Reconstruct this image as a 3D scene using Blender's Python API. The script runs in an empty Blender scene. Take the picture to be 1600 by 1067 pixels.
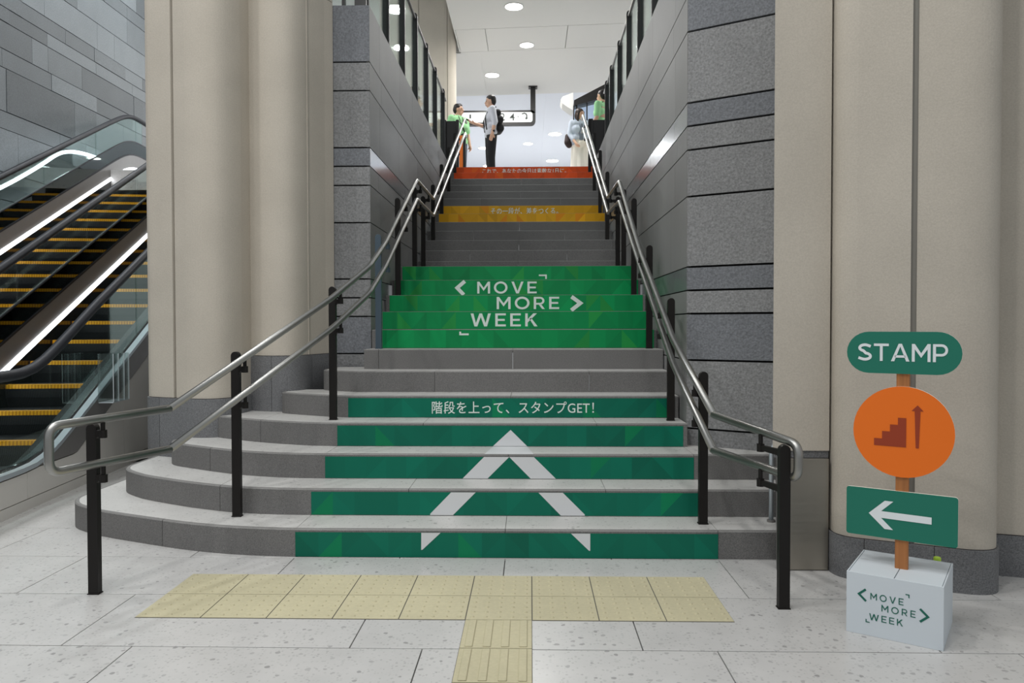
import bpy, bmesh, math, random
from mathutils import Vector, Matrix
import numpy as np
random.seed(7)
sc = bpy.context.scene
col = sc.collection

# ------------------------------------------------------------------ camera
CAM = Vector((0.1417, -3.3706, 1.3214))
yaw, pitch, roll = -0.0237, -0.0214, -0.0015
fwd = Vector((math.sin(yaw)*math.cos(pitch), math.cos(yaw)*math.cos(pitch), math.sin(pitch)))
rgt = Vector((math.cos(yaw), -math.sin(yaw), 0)); upv = rgt.cross(fwd)
r2 = rgt*math.cos(roll) + upv*math.sin(roll); u2 = -rgt*math.sin(roll) + upv*math.cos(roll)
cd = bpy.data.cameras.new('camera'); cd.sensor_width = 36.0; cd.lens = 1187.16/1600*36.0
cd.clip_end = 200
cam = bpy.data.objects.new('camera', cd); col.objects.link(cam)
cam.matrix_world = Matrix(((r2.x, u2.x, -fwd.x, CAM.x), (r2.y, u2.y, -fwd.y, CAM.y), (r2.z, u2.z, -fwd.z, CAM.z), (0, 0, 0, 1)))
sc.camera = cam

# ------------------------------------------------------------------ world, lamps, exposure
w = bpy.data.worlds.new('world'); sc.world = w; w.use_nodes = True
w.node_tree.nodes['Background'].inputs[0].default_value = (0.93, 0.97, 1.0, 1)
w.node_tree.nodes['Background'].inputs[1].default_value = 0.50
sc.view_settings.view_transform = 'Standard'; sc.view_settings.look = 'None'
sc.view_settings.exposure = 0.0; sc.view_settings.gamma = 1.0; sc.view_settings.use_curve_mapping = False

def area(name, loc, size, power, color=(1, 0.97, 0.93), target=None, shape='DISK', sy=None, spread=None):
    l = bpy.data.lights.new(name, 'AREA'); l.shape = shape; l.size = size
    if sy: l.size_y = sy
    l.energy = power; l.color = color
    if spread: l.spread = spread
    o = bpy.data.objects.new(name, l); col.objects.link(o); o.location = loc
    if target is not None:
        o.rotation_euler = (Vector(target)-Vector(loc)).to_track_quat('-Z', 'Y').to_euler()
    return o
# recessed downlights of the concourse ceiling, above and behind the camera
for lx, ly, pw in ((-4.2, -3.6, 66), (-1.6, -3.6, 66), (1.2, -3.6, 34), (-4.2, -1.0, 74), (-1.7, -1.0, 70), (0.9, -1.0, 34)):
    area('concourse_downlight', (lx, ly, 6.6), 0.35, pw, (1.0, 0.985, 0.96))
# unseen fill lamps added high over the escalators to brighten wall and steps
for lx, ly in ((-5.6, 1.5), (-5.4, 4.5), (-5.9, 8.0), (-6.2, 11.0)):
    area('escalator_fill_lamp', (lx, ly, 9.2), 0.35, 115, (0.95, 0.98, 1.0))
# upper hall downlights (beside the discs modelled in its ceiling)
for lx, ly in ((-0.16, 11.49), (0.08, 13.5), (-0.79, 15.5), (4.0, 12.0), (-5.0, 12.0), (4.0, 15.0), (-5.0, 15.0)):
    area('hall_downlight', (lx, ly, 7.44), 0.3, 66, (1, 0.98, 0.95))
for lx, ly in ((1.0, 23.0), (0.08, 24.4), (-1.6, 25.0), (1.05, 27.3), (5, 21), (-5, 21), (5, 28), (-5, 28)):
    area('hall_downlight', (lx, ly, 7.84), 0.3, 130, (0.96, 0.98, 1.0))

# ------------------------------------------------------------------ materials
def lin(c):
    return tuple((x/12.92 if x <= 0.04045 else ((x+0.055)/1.055)**2.4) for x in (v/255 for v in c))
MATS = {}
def new_mat(name):
    m = bpy.data.materials.new(name); m.use_nodes = True
    nt = m.node_tree; b = nt.nodes['Principled BSDF']
    MATS[name] = m
    return m, nt, b
def N(nt, t, **kw):
    n = nt.nodes.new(t)
    for k, v in kw.items(): setattr(n, k, v)
    return n
def plain(name, rgb, rough=0.5, metal=0.0, emit=None, estr=0, spec=0.5, coat=0):
    m, nt, b = new_mat(name)
    c = lin(rgb)
    b.inputs['Base Color'].default_value = (*c, 1); b.inputs['Roughness'].default_value = rough
    b.inputs['Metallic'].default_value = metal; b.inputs['Specular IOR Level'].default_value = spec
    b.inputs['Coat Weight'].default_value = coat
    if emit:
        b.inputs['Emission Color'].default_value = (*lin(emit), 1); b.inputs['Emission Strength'].default_value = estr
    # a trace of tonal variation so that no surface is perfectly flat
    g = N(nt, 'ShaderNodeNewGeometry'); no = N(nt, 'ShaderNodeTexNoise'); no.inputs['Scale'].default_value = 9.0
    nt.links.new(g.outputs['Position'], no.inputs['Vector'])
    mr = N(nt, 'ShaderNodeMapRange'); mr.inputs['To Min'].default_value = max(0.02, rough-0.05); mr.inputs['To Max'].default_value = min(1, rough+0.05)
    nt.links.new(no.outputs['Fac'], mr.inputs['Value']); nt.links.new(mr.outputs['Result'], b.inputs['Roughness'])
    return m
def stone(name, rgb, dark=0.65, light=1.25, scale=170, rough=0.6, bump=0.15, bscale=120, var=0.10, blotch=0.08, spec=0.4):
    """speckled stone: fine grain, large soft blotches, a slightly different tone for each piece"""
    m, nt, b = new_mat(name); L = nt.links.new
    g = N(nt, 'ShaderNodeNewGeometry')
    n1 = N(nt, 'ShaderNodeTexNoise'); n1.inputs['Scale'].default_value = scale; n1.inputs['Detail'].default_value = 2
    L(g.outputs['Position'], n1.inputs['Vector'])
    n2 = N(nt, 'ShaderNodeTexNoise'); n2.inputs['Scale'].default_value = 2.3; n2.inputs['Detail'].default_value = 3
    L(g.outputs['Position'], n2.inputs['Vector'])
    r1 = N(nt, 'ShaderNodeMapRange'); r1.inputs['From Min'].default_value = 0.3; r1.inputs['From Max'].default_value = 0.7
    r1.inputs['To Min'].default_value = dark; r1.inputs['To Max'].default_value = light; L(n1.outputs['Fac'], r1.inputs['Value'])
    r2_ = N(nt, 'ShaderNodeMapRange'); r2_.inputs['From Min'].default_value = 0.3; r2_.inputs['From Max'].default_value = 0.7
    r2_.inputs['To Min'].default_value = 1-blotch; r2_.inputs['To Max'].default_value = 1+blotch; L(n2.outputs['Fac'], r2_.inputs['Value'])
    oi = N(nt, 'ShaderNodeObjectInfo')
    r3 = N(nt, 'ShaderNodeMapRange'); r3.inputs['To Min'].default_value = 1-var; r3.inputs['To Max'].default_value = 1+var; L(oi.outputs['Random'], r3.inputs['Value'])
    m1 = N(nt, 'ShaderNodeMath', operation='MULTIPLY'); L(r1.outputs[0], m1.inputs[0]); L(r2_.outputs[0], m1.inputs[1])
    m2 = N(nt, 'ShaderNodeMath', operation='MULTIPLY'); L(m1.outputs[0], m2.inputs[0]); L(r3.outputs[0], m2.inputs[1])
    mx = N(nt, 'ShaderNodeVectorMath', operation='SCALE'); mx.inputs[0].default_value = lin(rgb); L(m2.outputs[0], mx.inputs['Scale'])
    L(mx.outputs[0], b.inputs['Base Color'])
    b.inputs['Roughness'].default_value = rough; b.inputs['Specular IOR Level'].default_value = spec
    if bump:
        n3 = N(nt, 'ShaderNodeTexNoise'); n3.inputs['Scale'].default_value = bscale; n3.inputs['Detail'].default_value = 3
        L(g.outputs['Position'], n3.inputs['Vector'])
        bp = N(nt, 'ShaderNodeBump'); bp.inputs['Strength'].default_value = bump; bp.inputs['Distance'].default_value = 0.01
        L(n3.outputs['Fac'], bp.inputs['Height']); L(bp.outputs[0], b.inputs['Normal'])
    return m
def terrazzo(name, rgb, rough=0.3):
    m, nt, b = new_mat(name); L = nt.links.new
    g = N(nt, 'ShaderNodeNewGeometry')
    base = None
    def flecks(scale, rad, keep, offs):
        mp = N(nt, 'ShaderNodeVectorMath', operation='ADD'); mp.inputs[1].default_value = offs; 
        ns = N(nt, 'ShaderNodeTexNoise'); ns.inputs['Scale'].default_value = scale*1.3
        L(g.outputs['Position'], ns.inputs['Vector'])
        dv = N(nt, 'ShaderNodeVectorMath', operation='SCALE'); dv.inputs['Scale'].default_value = 0.6/scale; L(ns.outputs['Color'], dv.inputs[0])
        ad = N(nt, 'ShaderNodeVectorMath', operation='ADD'); L(g.outputs['Position'], ad.inputs[0]); L(dv.outputs[0], ad.inputs[1])
        L(ad.outputs[0], mp.inputs[0])
        v = N(nt, 'ShaderNodeTexVoronoi'); v.inputs['Scale'].default_value = scale; L(mp.outputs[0], v.inputs['Vector'])
        lt = N(nt, 'ShaderNodeMapRange'); lt.inputs['From Min'].default_value = rad; lt.inputs['From Max'].default_value = rad*0.8; L(v.outputs['Distance'], lt.inputs['Value'])
        sp = N(nt, 'ShaderNodeSeparateColor'); L(v.outputs['Color'], sp.inputs[0])
        gt = N(nt, 'ShaderNodeMath', operation='GREATER_THAN'); gt.inputs[1].default_value = keep; L(sp.outputs[0], gt.inputs[0])
        mu = N(nt, 'ShaderNodeMath', operation='MULTIPLY'); L(lt.outputs[0], mu.inputs[0]); L(gt.outputs[0], mu.inputs[1])
        m3 = N(nt, 'ShaderNodeMath', operation='MULTIPLY'); L(mu.outputs[0], m3.inputs[0]); L(sp.outputs[1], m3.inputs[1])
        return m3.outputs[0]
    f1 = flecks(30, 0.34, 0.78, (0, 0, 0)); f2 = flecks(70, 0.42, 0.55, (3.3, 1.7, 0))
    n2 = N(nt, 'ShaderNodeTexNoise'); n2.inputs['Scale'].default_value = 5; n2.inputs['Detail'].default_value = 4; L(g.outputs['Position'], n2.inputs['Vector'])
    a = N(nt, 'ShaderNodeMath', operation='MULTIPLY'); a.inputs[1].default_value = 0.42; L(f1, a.inputs[0])
    c_ = N(nt, 'ShaderNodeMath', operation='MULTIPLY'); c_.inputs[1].default_value = 0.24; L(f2, c_.inputs[0])
    mxm = N(nt, 'ShaderNodeMath', operation='MAXIMUM'); L(a.outputs[0], mxm.inputs[0]); L(c_.outputs[0], mxm.inputs[1])
    inv = N(nt, 'ShaderNodeMath', operation='SUBTRACT'); inv.inputs[0].default_value = 1.0; L(mxm.outputs[0], inv.inputs[1])
    r2_ = N(nt, 'ShaderNodeMapRange'); r2_.inputs['From Min'].default_value = 0.3; r2_.inputs['From Max'].default_value = 0.7
    r2_.inputs['To Min'].default_value = 0.95; r2_.inputs['To Max'].default_value = 1.04; L(n2.outputs['Fac'], r2_.inputs['Value'])
    oi = N(nt, 'ShaderNodeObjectInfo'); r3 = N(nt, 'ShaderNodeMapRange'); r3.inputs['To Min'].default_value = 0.96; r3.inputs['To Max'].default_value = 1.03; L(oi.outputs['Random'], r3.inputs['Value'])
    p1 = N(nt, 'ShaderNodeMath', operation='MULTIPLY'); L(inv.outputs[0], p1.inputs[0]); L(r2_.outputs[0], p1.inputs[1])
    p2 = N(nt, 'ShaderNodeMath', operation='MULTIPLY'); L(p1.outputs[0], p2.inputs[0]); L(r3.outputs[0], p2.inputs[1])
    mx = N(nt, 'ShaderNodeVectorMath', operation='SCALE'); mx.inputs[0].default_value = lin(rgb); L(p2.outputs[0], mx.inputs['Scale'])
    L(mx.outputs[0], b.inputs['Base Color']); b.inputs['Roughness'].default_value = rough
    return m
def brushed(name, rgb, rough=0.3, stretch=(2, 2, 200), amp=0.12):
    m, nt, b = new_mat(name); L = nt.links.new
    g = N(nt, 'ShaderNodeNewGeometry'); mp = N(nt, 'ShaderNodeVectorMath', operation='MULTIPLY'); mp.inputs[1].default_value = stretch
    L(g.outputs['Position'], mp.inputs[0])
    n1 = N(nt, 'ShaderNodeTexNoise'); n1.inputs['Scale'].default_value = 1.0; n1.inputs['Detail'].default_value = 3; L(mp.outputs[0], n1.inputs['Vector'])
    mr = N(nt, 'ShaderNodeMapRange'); mr.inputs['To Min'].default_value = rough-amp; mr.inputs['To Max'].default_value = rough+amp; L(n1.outputs['Fac'], mr.inputs['Value'])
    L(mr.outputs[0], b.inputs['Roughness']); b.inputs['Metallic'].default_value = 1.0
    b.inputs['Base Color'].default_value = (*lin(rgb), 1)
    return m
def glass(name, tint, refl=1.0, base=0.03):
    m, nt, b = new_mat(name); L = nt.links.new
    nt.nodes.remove(b)
    out = nt.nodes['Material Output']
    tr = N(nt, 'ShaderNodeBsdfTransparent'); tr.inputs[0].default_value = (*tint, 1)
    gl = N(nt, 'ShaderNodeBsdfGlossy'); gl.inputs['Roughness'].default_value = 0.02; gl.inputs[0].default_value = (0.9, 0.97, 0.95, 1)
    fr = N(nt, 'ShaderNodeFresnel'); fr.inputs[0].default_value = 1.5
    mu = N(nt, 'ShaderNodeMath', operation='MULTIPLY'); mu.inputs[1].default_value = refl; L(fr.outputs[0], mu.inputs[0])
    ad = N(nt, 'ShaderNodeMath', operation='ADD'); ad.inputs[1].default_value = base; ad.use_clamp = True; L(mu.outputs[0], ad.inputs[0])
    mx = N(nt, 'ShaderNodeMixShader'); L(ad.outputs[0], mx.inputs[0]); L(tr.outputs[0], mx.inputs[1]); L(gl.outputs[0], mx.inputs[2])
    L(mx.outputs[0], out.inputs[0])
    return m
def printed(name, rough=0.45):
    m, nt, b = new_mat(name); a = N(nt, 'ShaderNodeAttribute'); a.attribute_name = 'print'; b.inputs['Specular IOR Level'].default_value = 0.25
    nt.links.new(a.outputs['Color'], b.inputs['Base Color']); b.inputs['Roughness'].default_value = rough
    return m
def wood(name, rgb):
    m, nt, b = new_mat(name); L = nt.links.new
    g = N(nt, 'ShaderNodeNewGeometry'); mp = N(nt, 'ShaderNodeVectorMath', operation='MULTIPLY'); mp.inputs[1].default_value = (90, 90, 3)
    L(g.outputs['Position'], mp.inputs[0]); n = N(nt, 'ShaderNodeTexNoise'); n.inputs['Scale'].default_value = 1; n.inputs['Detail'].default_value = 4; L(mp.outputs[0], n.inputs['Vector'])
    r = N(nt, 'ShaderNodeMapRange'); r.inputs['To Min'].default_value = 0.6; r.inputs['To Max'].default_value = 1.3; L(n.outputs['Fac'], r.inputs['Value'])
    mx = N(nt, 'ShaderNodeVectorMath', operation='SCALE'); mx.inputs[0].default_value = lin(rgb); L(r.outputs[0], mx.inputs['Scale']); L(mx.outputs[0], b.inputs['Base Color'])
    b.inputs['Roughness'].default_value = 0.55
    return m
def cleat(name, rgb, rgb2, axis, pitch_):
    """fine lengthwise ribs of escalator steps (about 2 px in the photograph)"""
    m, nt, b = new_mat(name); L = nt.links.new
    g = N(nt, 'ShaderNodeNewGeometry'); d = N(nt, 'ShaderNodeVectorMath', operation='DOT_PRODUCT'); d.inputs[1].default_value = axis
    L(g.outputs['Position'], d.inputs[0])
    mu = N(nt, 'ShaderNodeMath', operation='MULTIPLY'); mu.inputs[1].default_value = 2*math.pi/pitch_; L(d.outputs['Value'], mu.inputs[0])
    si = N(nt, 'ShaderNodeMath', operation='SINE'); L(mu.outputs[0], si.inputs[0])
    mr = N(nt, 'ShaderNodeMapRange'); mr.inputs['From Min'].default_value = -0.5; mr.inputs['From Max'].default_value = 0.5; L(si.outputs[0], mr.inputs['Value'])
    mx = N(nt, 'ShaderNodeMix', data_type='RGBA'); mx.inputs['A'].default_value = (*lin(rgb), 1); mx.inputs['B'].default_value = (*lin(rgb2), 1)
    L(mr.outputs[0], mx.inputs['Factor']); L(mx.outputs['Result'], b.inputs['Base Color'])
    b.inputs['Roughness'].default_value = 0.4; b.inputs['Metallic'].default_value = 0.3
    return m

M = MATS
terrazzo('floor_terrazzo', (196, 195, 193), 0.26)
terrazzo('tread_terrazzo', (202, 201, 198), 0.4)
stone('riser_granite', (112, 111, 110), 0.72, 1.3, 190, 0.7, 0.1, 150, 0.04, 0.05)
stone('rim_granite_highlight', (128, 127, 125), 0.85, 1.15, 190, 0.6, 0.0, 150, 0.03, 0.05)  # paler tone paints the chamfer highlight; the stone's grey top rim shares it
plain('mortar', (96, 95, 92), 0.9)
plain('joint_black', (14, 14, 15), 0.9)
plain('joint_grey', (160, 158, 152), 0.9)
stone('granite_rough', (132, 133, 134), 0.78, 1.22, 75, 0.8, 0.7, 45, 0.10, 0.06)
stone('granite_rough_dark', (119, 122, 127), 0.78, 1.22, 75, 0.8, 0.7, 45, 0.08, 0.06)
stone('granite_honed', (130, 130, 129), 0.85, 1.15, 170, 0.55, 0.0, 100, 0.09, 0.05)
stone('granite_polished', (116, 118, 120), 0.85, 1.15, 170, 0.22, 0.0, 100, 0.05, 0.05)
stone('granite_cool', (112, 117, 120), 0.85, 1.15, 60, 0.55, 0.05, 80, 0.30, 0.06)
stone('plinth_granite', (112, 113, 115), 0.65, 1.3, 150, 0.6, 0.12, 120, 0.06, 0.05)
stone('column_plaster', (190, 183, 171), 0.94, 1.05, 130, 0.9, 0.14, 75, 0.03, 0.05, 0.2)
stone('tactile_yellow', (190, 183, 152), 0.96, 1.04, 60, 0.6, 0.0, 60, 0.03, 0.06)
brushed('stainless', (160, 160, 157), 0.36, (60, 60, 60), 0.05)
brushed('steel_panel', (168, 162, 152), 0.33, (1.5, 1.5, 120), 0.1)
plain('deck_steel', (128, 126, 124), 0.42, 0.35)
plain('cladding_steel', (214, 211, 205), 0.5, 0.1)
plain('light_alloy', (196, 206, 212), 0.35, 0.6)
plain('post_black', (21, 18, 16), 0.5, spec=0.3)
plain('post_reflection', (66, 82, 94), 0.4, 0.2)  # blue-grey paints a reflection into the colour of one black post
plain('frame_black', (22, 21, 21), 0.45)
plain('rubber_black', (38, 40, 46), 0.5, spec=0.25)
plain('dark_panel', (34, 38, 38), 0.12, 0.0, spec=0.6)
plain('white_paint', (226, 228, 230), 0.7)
plain('ceiling_white', (222, 222, 220), 0.8)
plain('ceiling_cool', (226, 230, 238), 0.8)
plain('white_vinyl', (214, 216, 218), 0.5)
plain('pale_vinyl', (222, 234, 227), 0.5)
plain('lamp_glow', (255, 255, 255), 0.5, emit=(255, 252, 246), estr=9)
plain('led_glow', (255, 255, 255), 0.5, emit=(244, 248, 255), estr=5)
plain('sign_lit', (120, 120, 120), 0.6, emit=(250, 255, 250), estr=0.72)
plain('sign_ink', (40, 46, 44), 0.6)
plain('board_green', (12, 112, 92), 0.55)
plain('board_orange', (236, 112, 8), 0.5)
plain('board_red', (150, 54, 18), 0.5)
plain('board_edge', (228, 222, 210), 0.7)
plain('board_white', (226, 232, 234), 0.5)
plain('box_white', (206, 214, 220), 0.55)
plain('box_ink', (10, 98, 82), 0.6)
plain('lime', (170, 205, 60), 0.5)
plain('orange_panel', (235, 120, 30), 0.5)
plain('acrylic_edge', (215, 225, 230), 0.2)
plain('skin', (222, 178, 150), 0.55)
plain('hair', (28, 22, 20), 0.5)
plain('hair_brown', (48, 34, 28), 0.5)
plain('shirt_green', (166, 228, 166), 0.8)
plain('shirt_pale', (216, 218, 226), 0.8)
plain('shirt_blue', (206, 215, 230), 0.8)
plain('skirt_cream', (246, 240, 228), 0.8)
plain('cloth_black', (26, 26, 28), 0.8)
plain('cloth_grey', (120, 128, 140), 0.8)
plain('denim', (38, 48, 72), 0.85)
plain('bag_dark', (52, 34, 34), 0.6)
plain('shoe_black', (22, 22, 22), 0.5)
plain('lip', (176, 104, 94), 0.5)
glass('glass_clear', (0.95, 0.98, 0.97), 0.4, 0.0)
glass('glass_green', (0.88, 0.94, 0.92), 0.3, 0.0)
glass('glass_smoke', (0.22, 0.26, 0.25), 0.9, 0.04)
glass('acrylic', (0.97, 0.98, 0.98), 0.5, 0.0)
glass('glass_blue', (0.80, 0.88, 0.98), 0.7, 0.05)
printed('print_vinyl')
wood('stake_wood', (168, 108, 58))

# ------------------------------------------------------------------ mesh helpers
WO = {}      # world origin of each object that has children
def obj(name, verts, faces, mat, parent=None, mi=None, smooth=False, label=None, loc=None):
    me = bpy.data.meshes.new(name); me.from_pydata([tuple(v) for v in verts], [], [tuple(f) for f in faces])
    for m in (mat if isinstance(mat, (list, tuple)) else [mat]): me.materials.append(MATS[m] if isinstance(m, str) else m)
    if mi is not None: me.polygons.foreach_set('material_index', mi)
    bm = bmesh.new(); bm.from_mesh(me); bmesh.ops.recalc_face_normals(bm, faces=bm.faces); bm.to_mesh(me); bm.free()
    if smooth: me.polygons.foreach_set('use_smooth', [True]*len(me.polygons))
    return link(name, me, parent, loc, label)
def link(name, me, parent=None, loc=None, label=None):
    o = bpy.data.objects.new(name, me); col.objects.link(o)
    L = Vector(loc) if loc is not None else Vector((0, 0, 0))
    if parent is not None:
        o.parent = parent; o.location = L - WO[parent]
    else: o.location = L
    WO[o] = L
    if label: o['label'] = label
    return o
def empty(name, loc):
    o = bpy.data.objects.new(name, None); col.objects.link(o); o.location = loc; o.empty_display_size = 0.1
    WO[o] = Vector(loc); return o
def tag(o, label, cat, group=None, kind=None):
    o['label'] = label; o['category'] = cat
    if group: o['group'] = group
    if kind: o['kind'] = kind
    return o
def box(x0, x1, y0, y1, z0, z1):
    v = [(x0, y0, z0), (x1, y0, z0), (x1, y1, z0), (x0, y1, z0), (x0, y0, z1), (x1, y0, z1), (x1, y1, z1), (x0, y1, z1)]
    f = [(0, 3, 2, 1), (4, 5, 6, 7), (0, 1, 5, 4), (1, 2, 6, 5), (2, 3, 7, 6), (3, 0, 4, 7)]
    return v, f
def bbox(x0, x1, y0, y1, z0, z1, c=0.004):
    """box with chamfered edges"""
    bm = bmesh.new(); v, f = box(x0, x1, y0, y1, z0, z1); bv = [bm.verts.new(p) for p in v]
    for q in f: bm.faces.new([bv[i] for i in q])
    bmesh.ops.bevel(bm, geom=list(bm.edges), offset=c, segments=1, affect='EDGES', profile=0.5)
    bm.verts.index_update(); V = [tuple(p.co) for p in bm.verts]; F = [tuple(p.index for p in q.verts) for q in bm.faces]; bm.free()
    return V, F
def join(*parts):
    V, F = [], []
    for v, f in parts:
        n = len(V); V += list(v); F += [tuple(i+n for i in q) for q in f]
    return V, F
def prism(pts, z0, z1):
    n = len(pts); v = [(x, y, z0) for x, y in pts] + [(x, y, z1) for x, y in pts]
    f = [tuple(range(n-1, -1, -1)), tuple(range(n, 2*n))] + [(i, (i+1) % n, (i+1) % n+n, i+n) for i in range(n)]
    return v, f
def extrude(pts3, d):
    n = len(pts3); d = Vector(d); v = [Vector(p) for p in pts3] + [Vector(p)+d for p in pts3]
    f = [tuple(range(n-1, -1, -1)), tuple(range(n, 2*n))] + [(i, (i+1) % n, (i+1) % n+n, i+n) for i in range(n)]
    return v, f
def offset(poly, d):
    """offset an open 2-D polyline to its left by d"""
    out = []; n = len(poly)
    for i in range(n):
        a = Vector(poly[max(i-1, 0)]); b = Vector(poly[i]); c = Vector(poly[min(i+1, n-1)])
        t1 = (b-a).normalized() if i > 0 else (c-b).normalized(); t2 = (c-b).normalized() if i < n-1 else t1
        n1 = Vector((-t1.y, t1.x)); n2 = Vector((-t2.y, t2.x)); m = (n1+n2).normalized(); k = max(0.5, m.dot(n1))
        p = b + m*(d/k); out.append((p.x, p.y))
    return out
def smooth_poly(pts, it=2):
    for _ in range(it):
        q = [pts[0]]
        for a, b in zip(pts[:-1], pts[1:]):
            q += [tuple(a[i]*.75+b[i]*.25 for i in range(len(a))), tuple(a[i]*.25+b[i]*.75 for i in range(len(a)))]
        q.append(pts[-1]); pts = q
    return pts
def fillet(pts, r, n=5):
    """round the corners of a 3-D polyline"""
    P = [Vector(p) for p in pts]; out = [P[0]]
    for i in range(1, len(P)-1):
        a, b, c = P[i-1], P[i], P[i+1]; t = min(r, (a-b).length*.45, (c-b).length*.45)
        p0 = b+(a-b).normalized()*t; p1 = b+(c-b).normalized()*t
        for k in range(n+1):
            u = k/n; out.append(p0*(1-u)**2 + b*2*u*(1-u) + p1*u*u)
    out.append(P[-1]); return out
def tube(pts, r, n=10, cap=True):
    P = [Vector(p) for p in pts]; V, F = [], []
    t = (P[1]-P[0]).normalized(); up = Vector((0, 0, 1)) if abs(t.z) < .9 else Vector((1, 0, 0)); nrm = (up-t*up.dot(t)).normalized()
    for i, p in enumerate(P):
        t = ((P[min(i+1, len(P)-1)]-p).normalized() + (p-P[max(i-1, 0)]).normalized()).normalized()
        nrm = (nrm-t*nrm.dot(t)).normalized(); bn = t.cross(nrm)
        rr = r[i] if isinstance(r, (list, tuple)) else r
        for k in range(n):
            a = 2*math.pi*k/n; V.append(p+(nrm*math.cos(a)+bn*math.sin(a))*rr)
        if i:
            o = (i-1)*n
            F += [(o+k, o+(k+1) % n, o+n+(k+1) % n, o+n+k) for k in range(n)]
    if cap: F += [tuple(range(n-1, -1, -1)), tuple(range(len(V)-n, len(V)))]
    return V, F
def bar(path, w, h):
    """rectangular bar swept along a 3-D path, width w sideways (horizontal), height h"""
    P = [Vector(p) for p in path]; V, F = [], []
    for i, p in enumerate(P):
        t = (P[min(i+1, len(P)-1)]-P[max(i-1, 0)]).normalized(); s = t.cross(Vector((0, 0, 1))).normalized(); u = s.cross(t)
        V += [p-s*w/2-u*h/2, p+s*w/2-u*h/2, p+s*w/2+u*h/2, p-s*w/2+u*h/2]
        if i:
            o = (i-1)*4; F += [(o+k, o+(k+1) % 4, o+4+(k+1) % 4, o+4+k) for k in range(4)]
    F += [(3, 2, 1, 0), tuple(range(len(V)-4, len(V)))]
    return V, F
def xform(vf, fn): return [fn(Vector(p)) for p in vf[0]], vf[1]

# ------------------------------------------------------------------ lettering (built-in typeface, turned into meshes in one go)
CH = {}
def prepare_chars(chars, off):
    """each character of the built-in typeface as a flat mesh with its own advance width"""
    tmp = {}
    for c in chars:
        for k in (1, 2):
            cu_ = bpy.data.curves.new('t', 'FONT'); cu_.body = c*k; cu_.size = 1; cu_.offset = off; cu_.resolution_u = 4
            o = bpy.data.objects.new('t', cu_); col.objects.link(o); tmp[c, k] = o
    dg = bpy.context.evaluated_depsgraph_get(); W = {}
    for (c, k), o in tmp.items():
        me = bpy.data.meshes.new_from_object(o.evaluated_get(dg)); V = np.array([v.co[:2] for v in me.vertices]); F = [tuple(p.vertices) for p in me.polygons]
        W[c, k] = V[:, 0].max()-V[:, 0].min()
        if k == 1: CH[c] = [V, F, 0]
        bpy.data.meshes.remove(me)
    for c in chars: CH[c][2] = W[c, 2]-W[c, 1]
    for o in tmp.values():
        c = o.data; bpy.data.objects.remove(o); bpy.data.curves.remove(c)
TEXTS = {'kaidan': '階段を上って、スタンプGET！', 'sono': 'その一段が、差をつくる。', 'kore': 'これで、あなたの今日は素敵な1日に。', 'n12': '1', 'n2': '2', 'n4': '4', 'dot': '・'}
prepare_chars(sorted(set(''.join(TEXTS.values()))), .006)
def ring(cx, cy, rx, ry, t, a0=0, a1=360, n=24):
    q = []
    for k in range(n):
        u, v = math.radians(a0+(a1-a0)*k/n), math.radians(a0+(a1-a0)*(k+1)/n)
        q.append([(cx+rx*math.cos(u), cy+ry*math.sin(u)), (cx+rx*math.cos(v), cy+ry*math.sin(v)), (cx+(rx-t)*math.cos(v), cy+(ry-t)*math.sin(v)), (cx+(rx-t)*math.cos(u), cy+(ry-t)*math.sin(u))])
    return q
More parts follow.
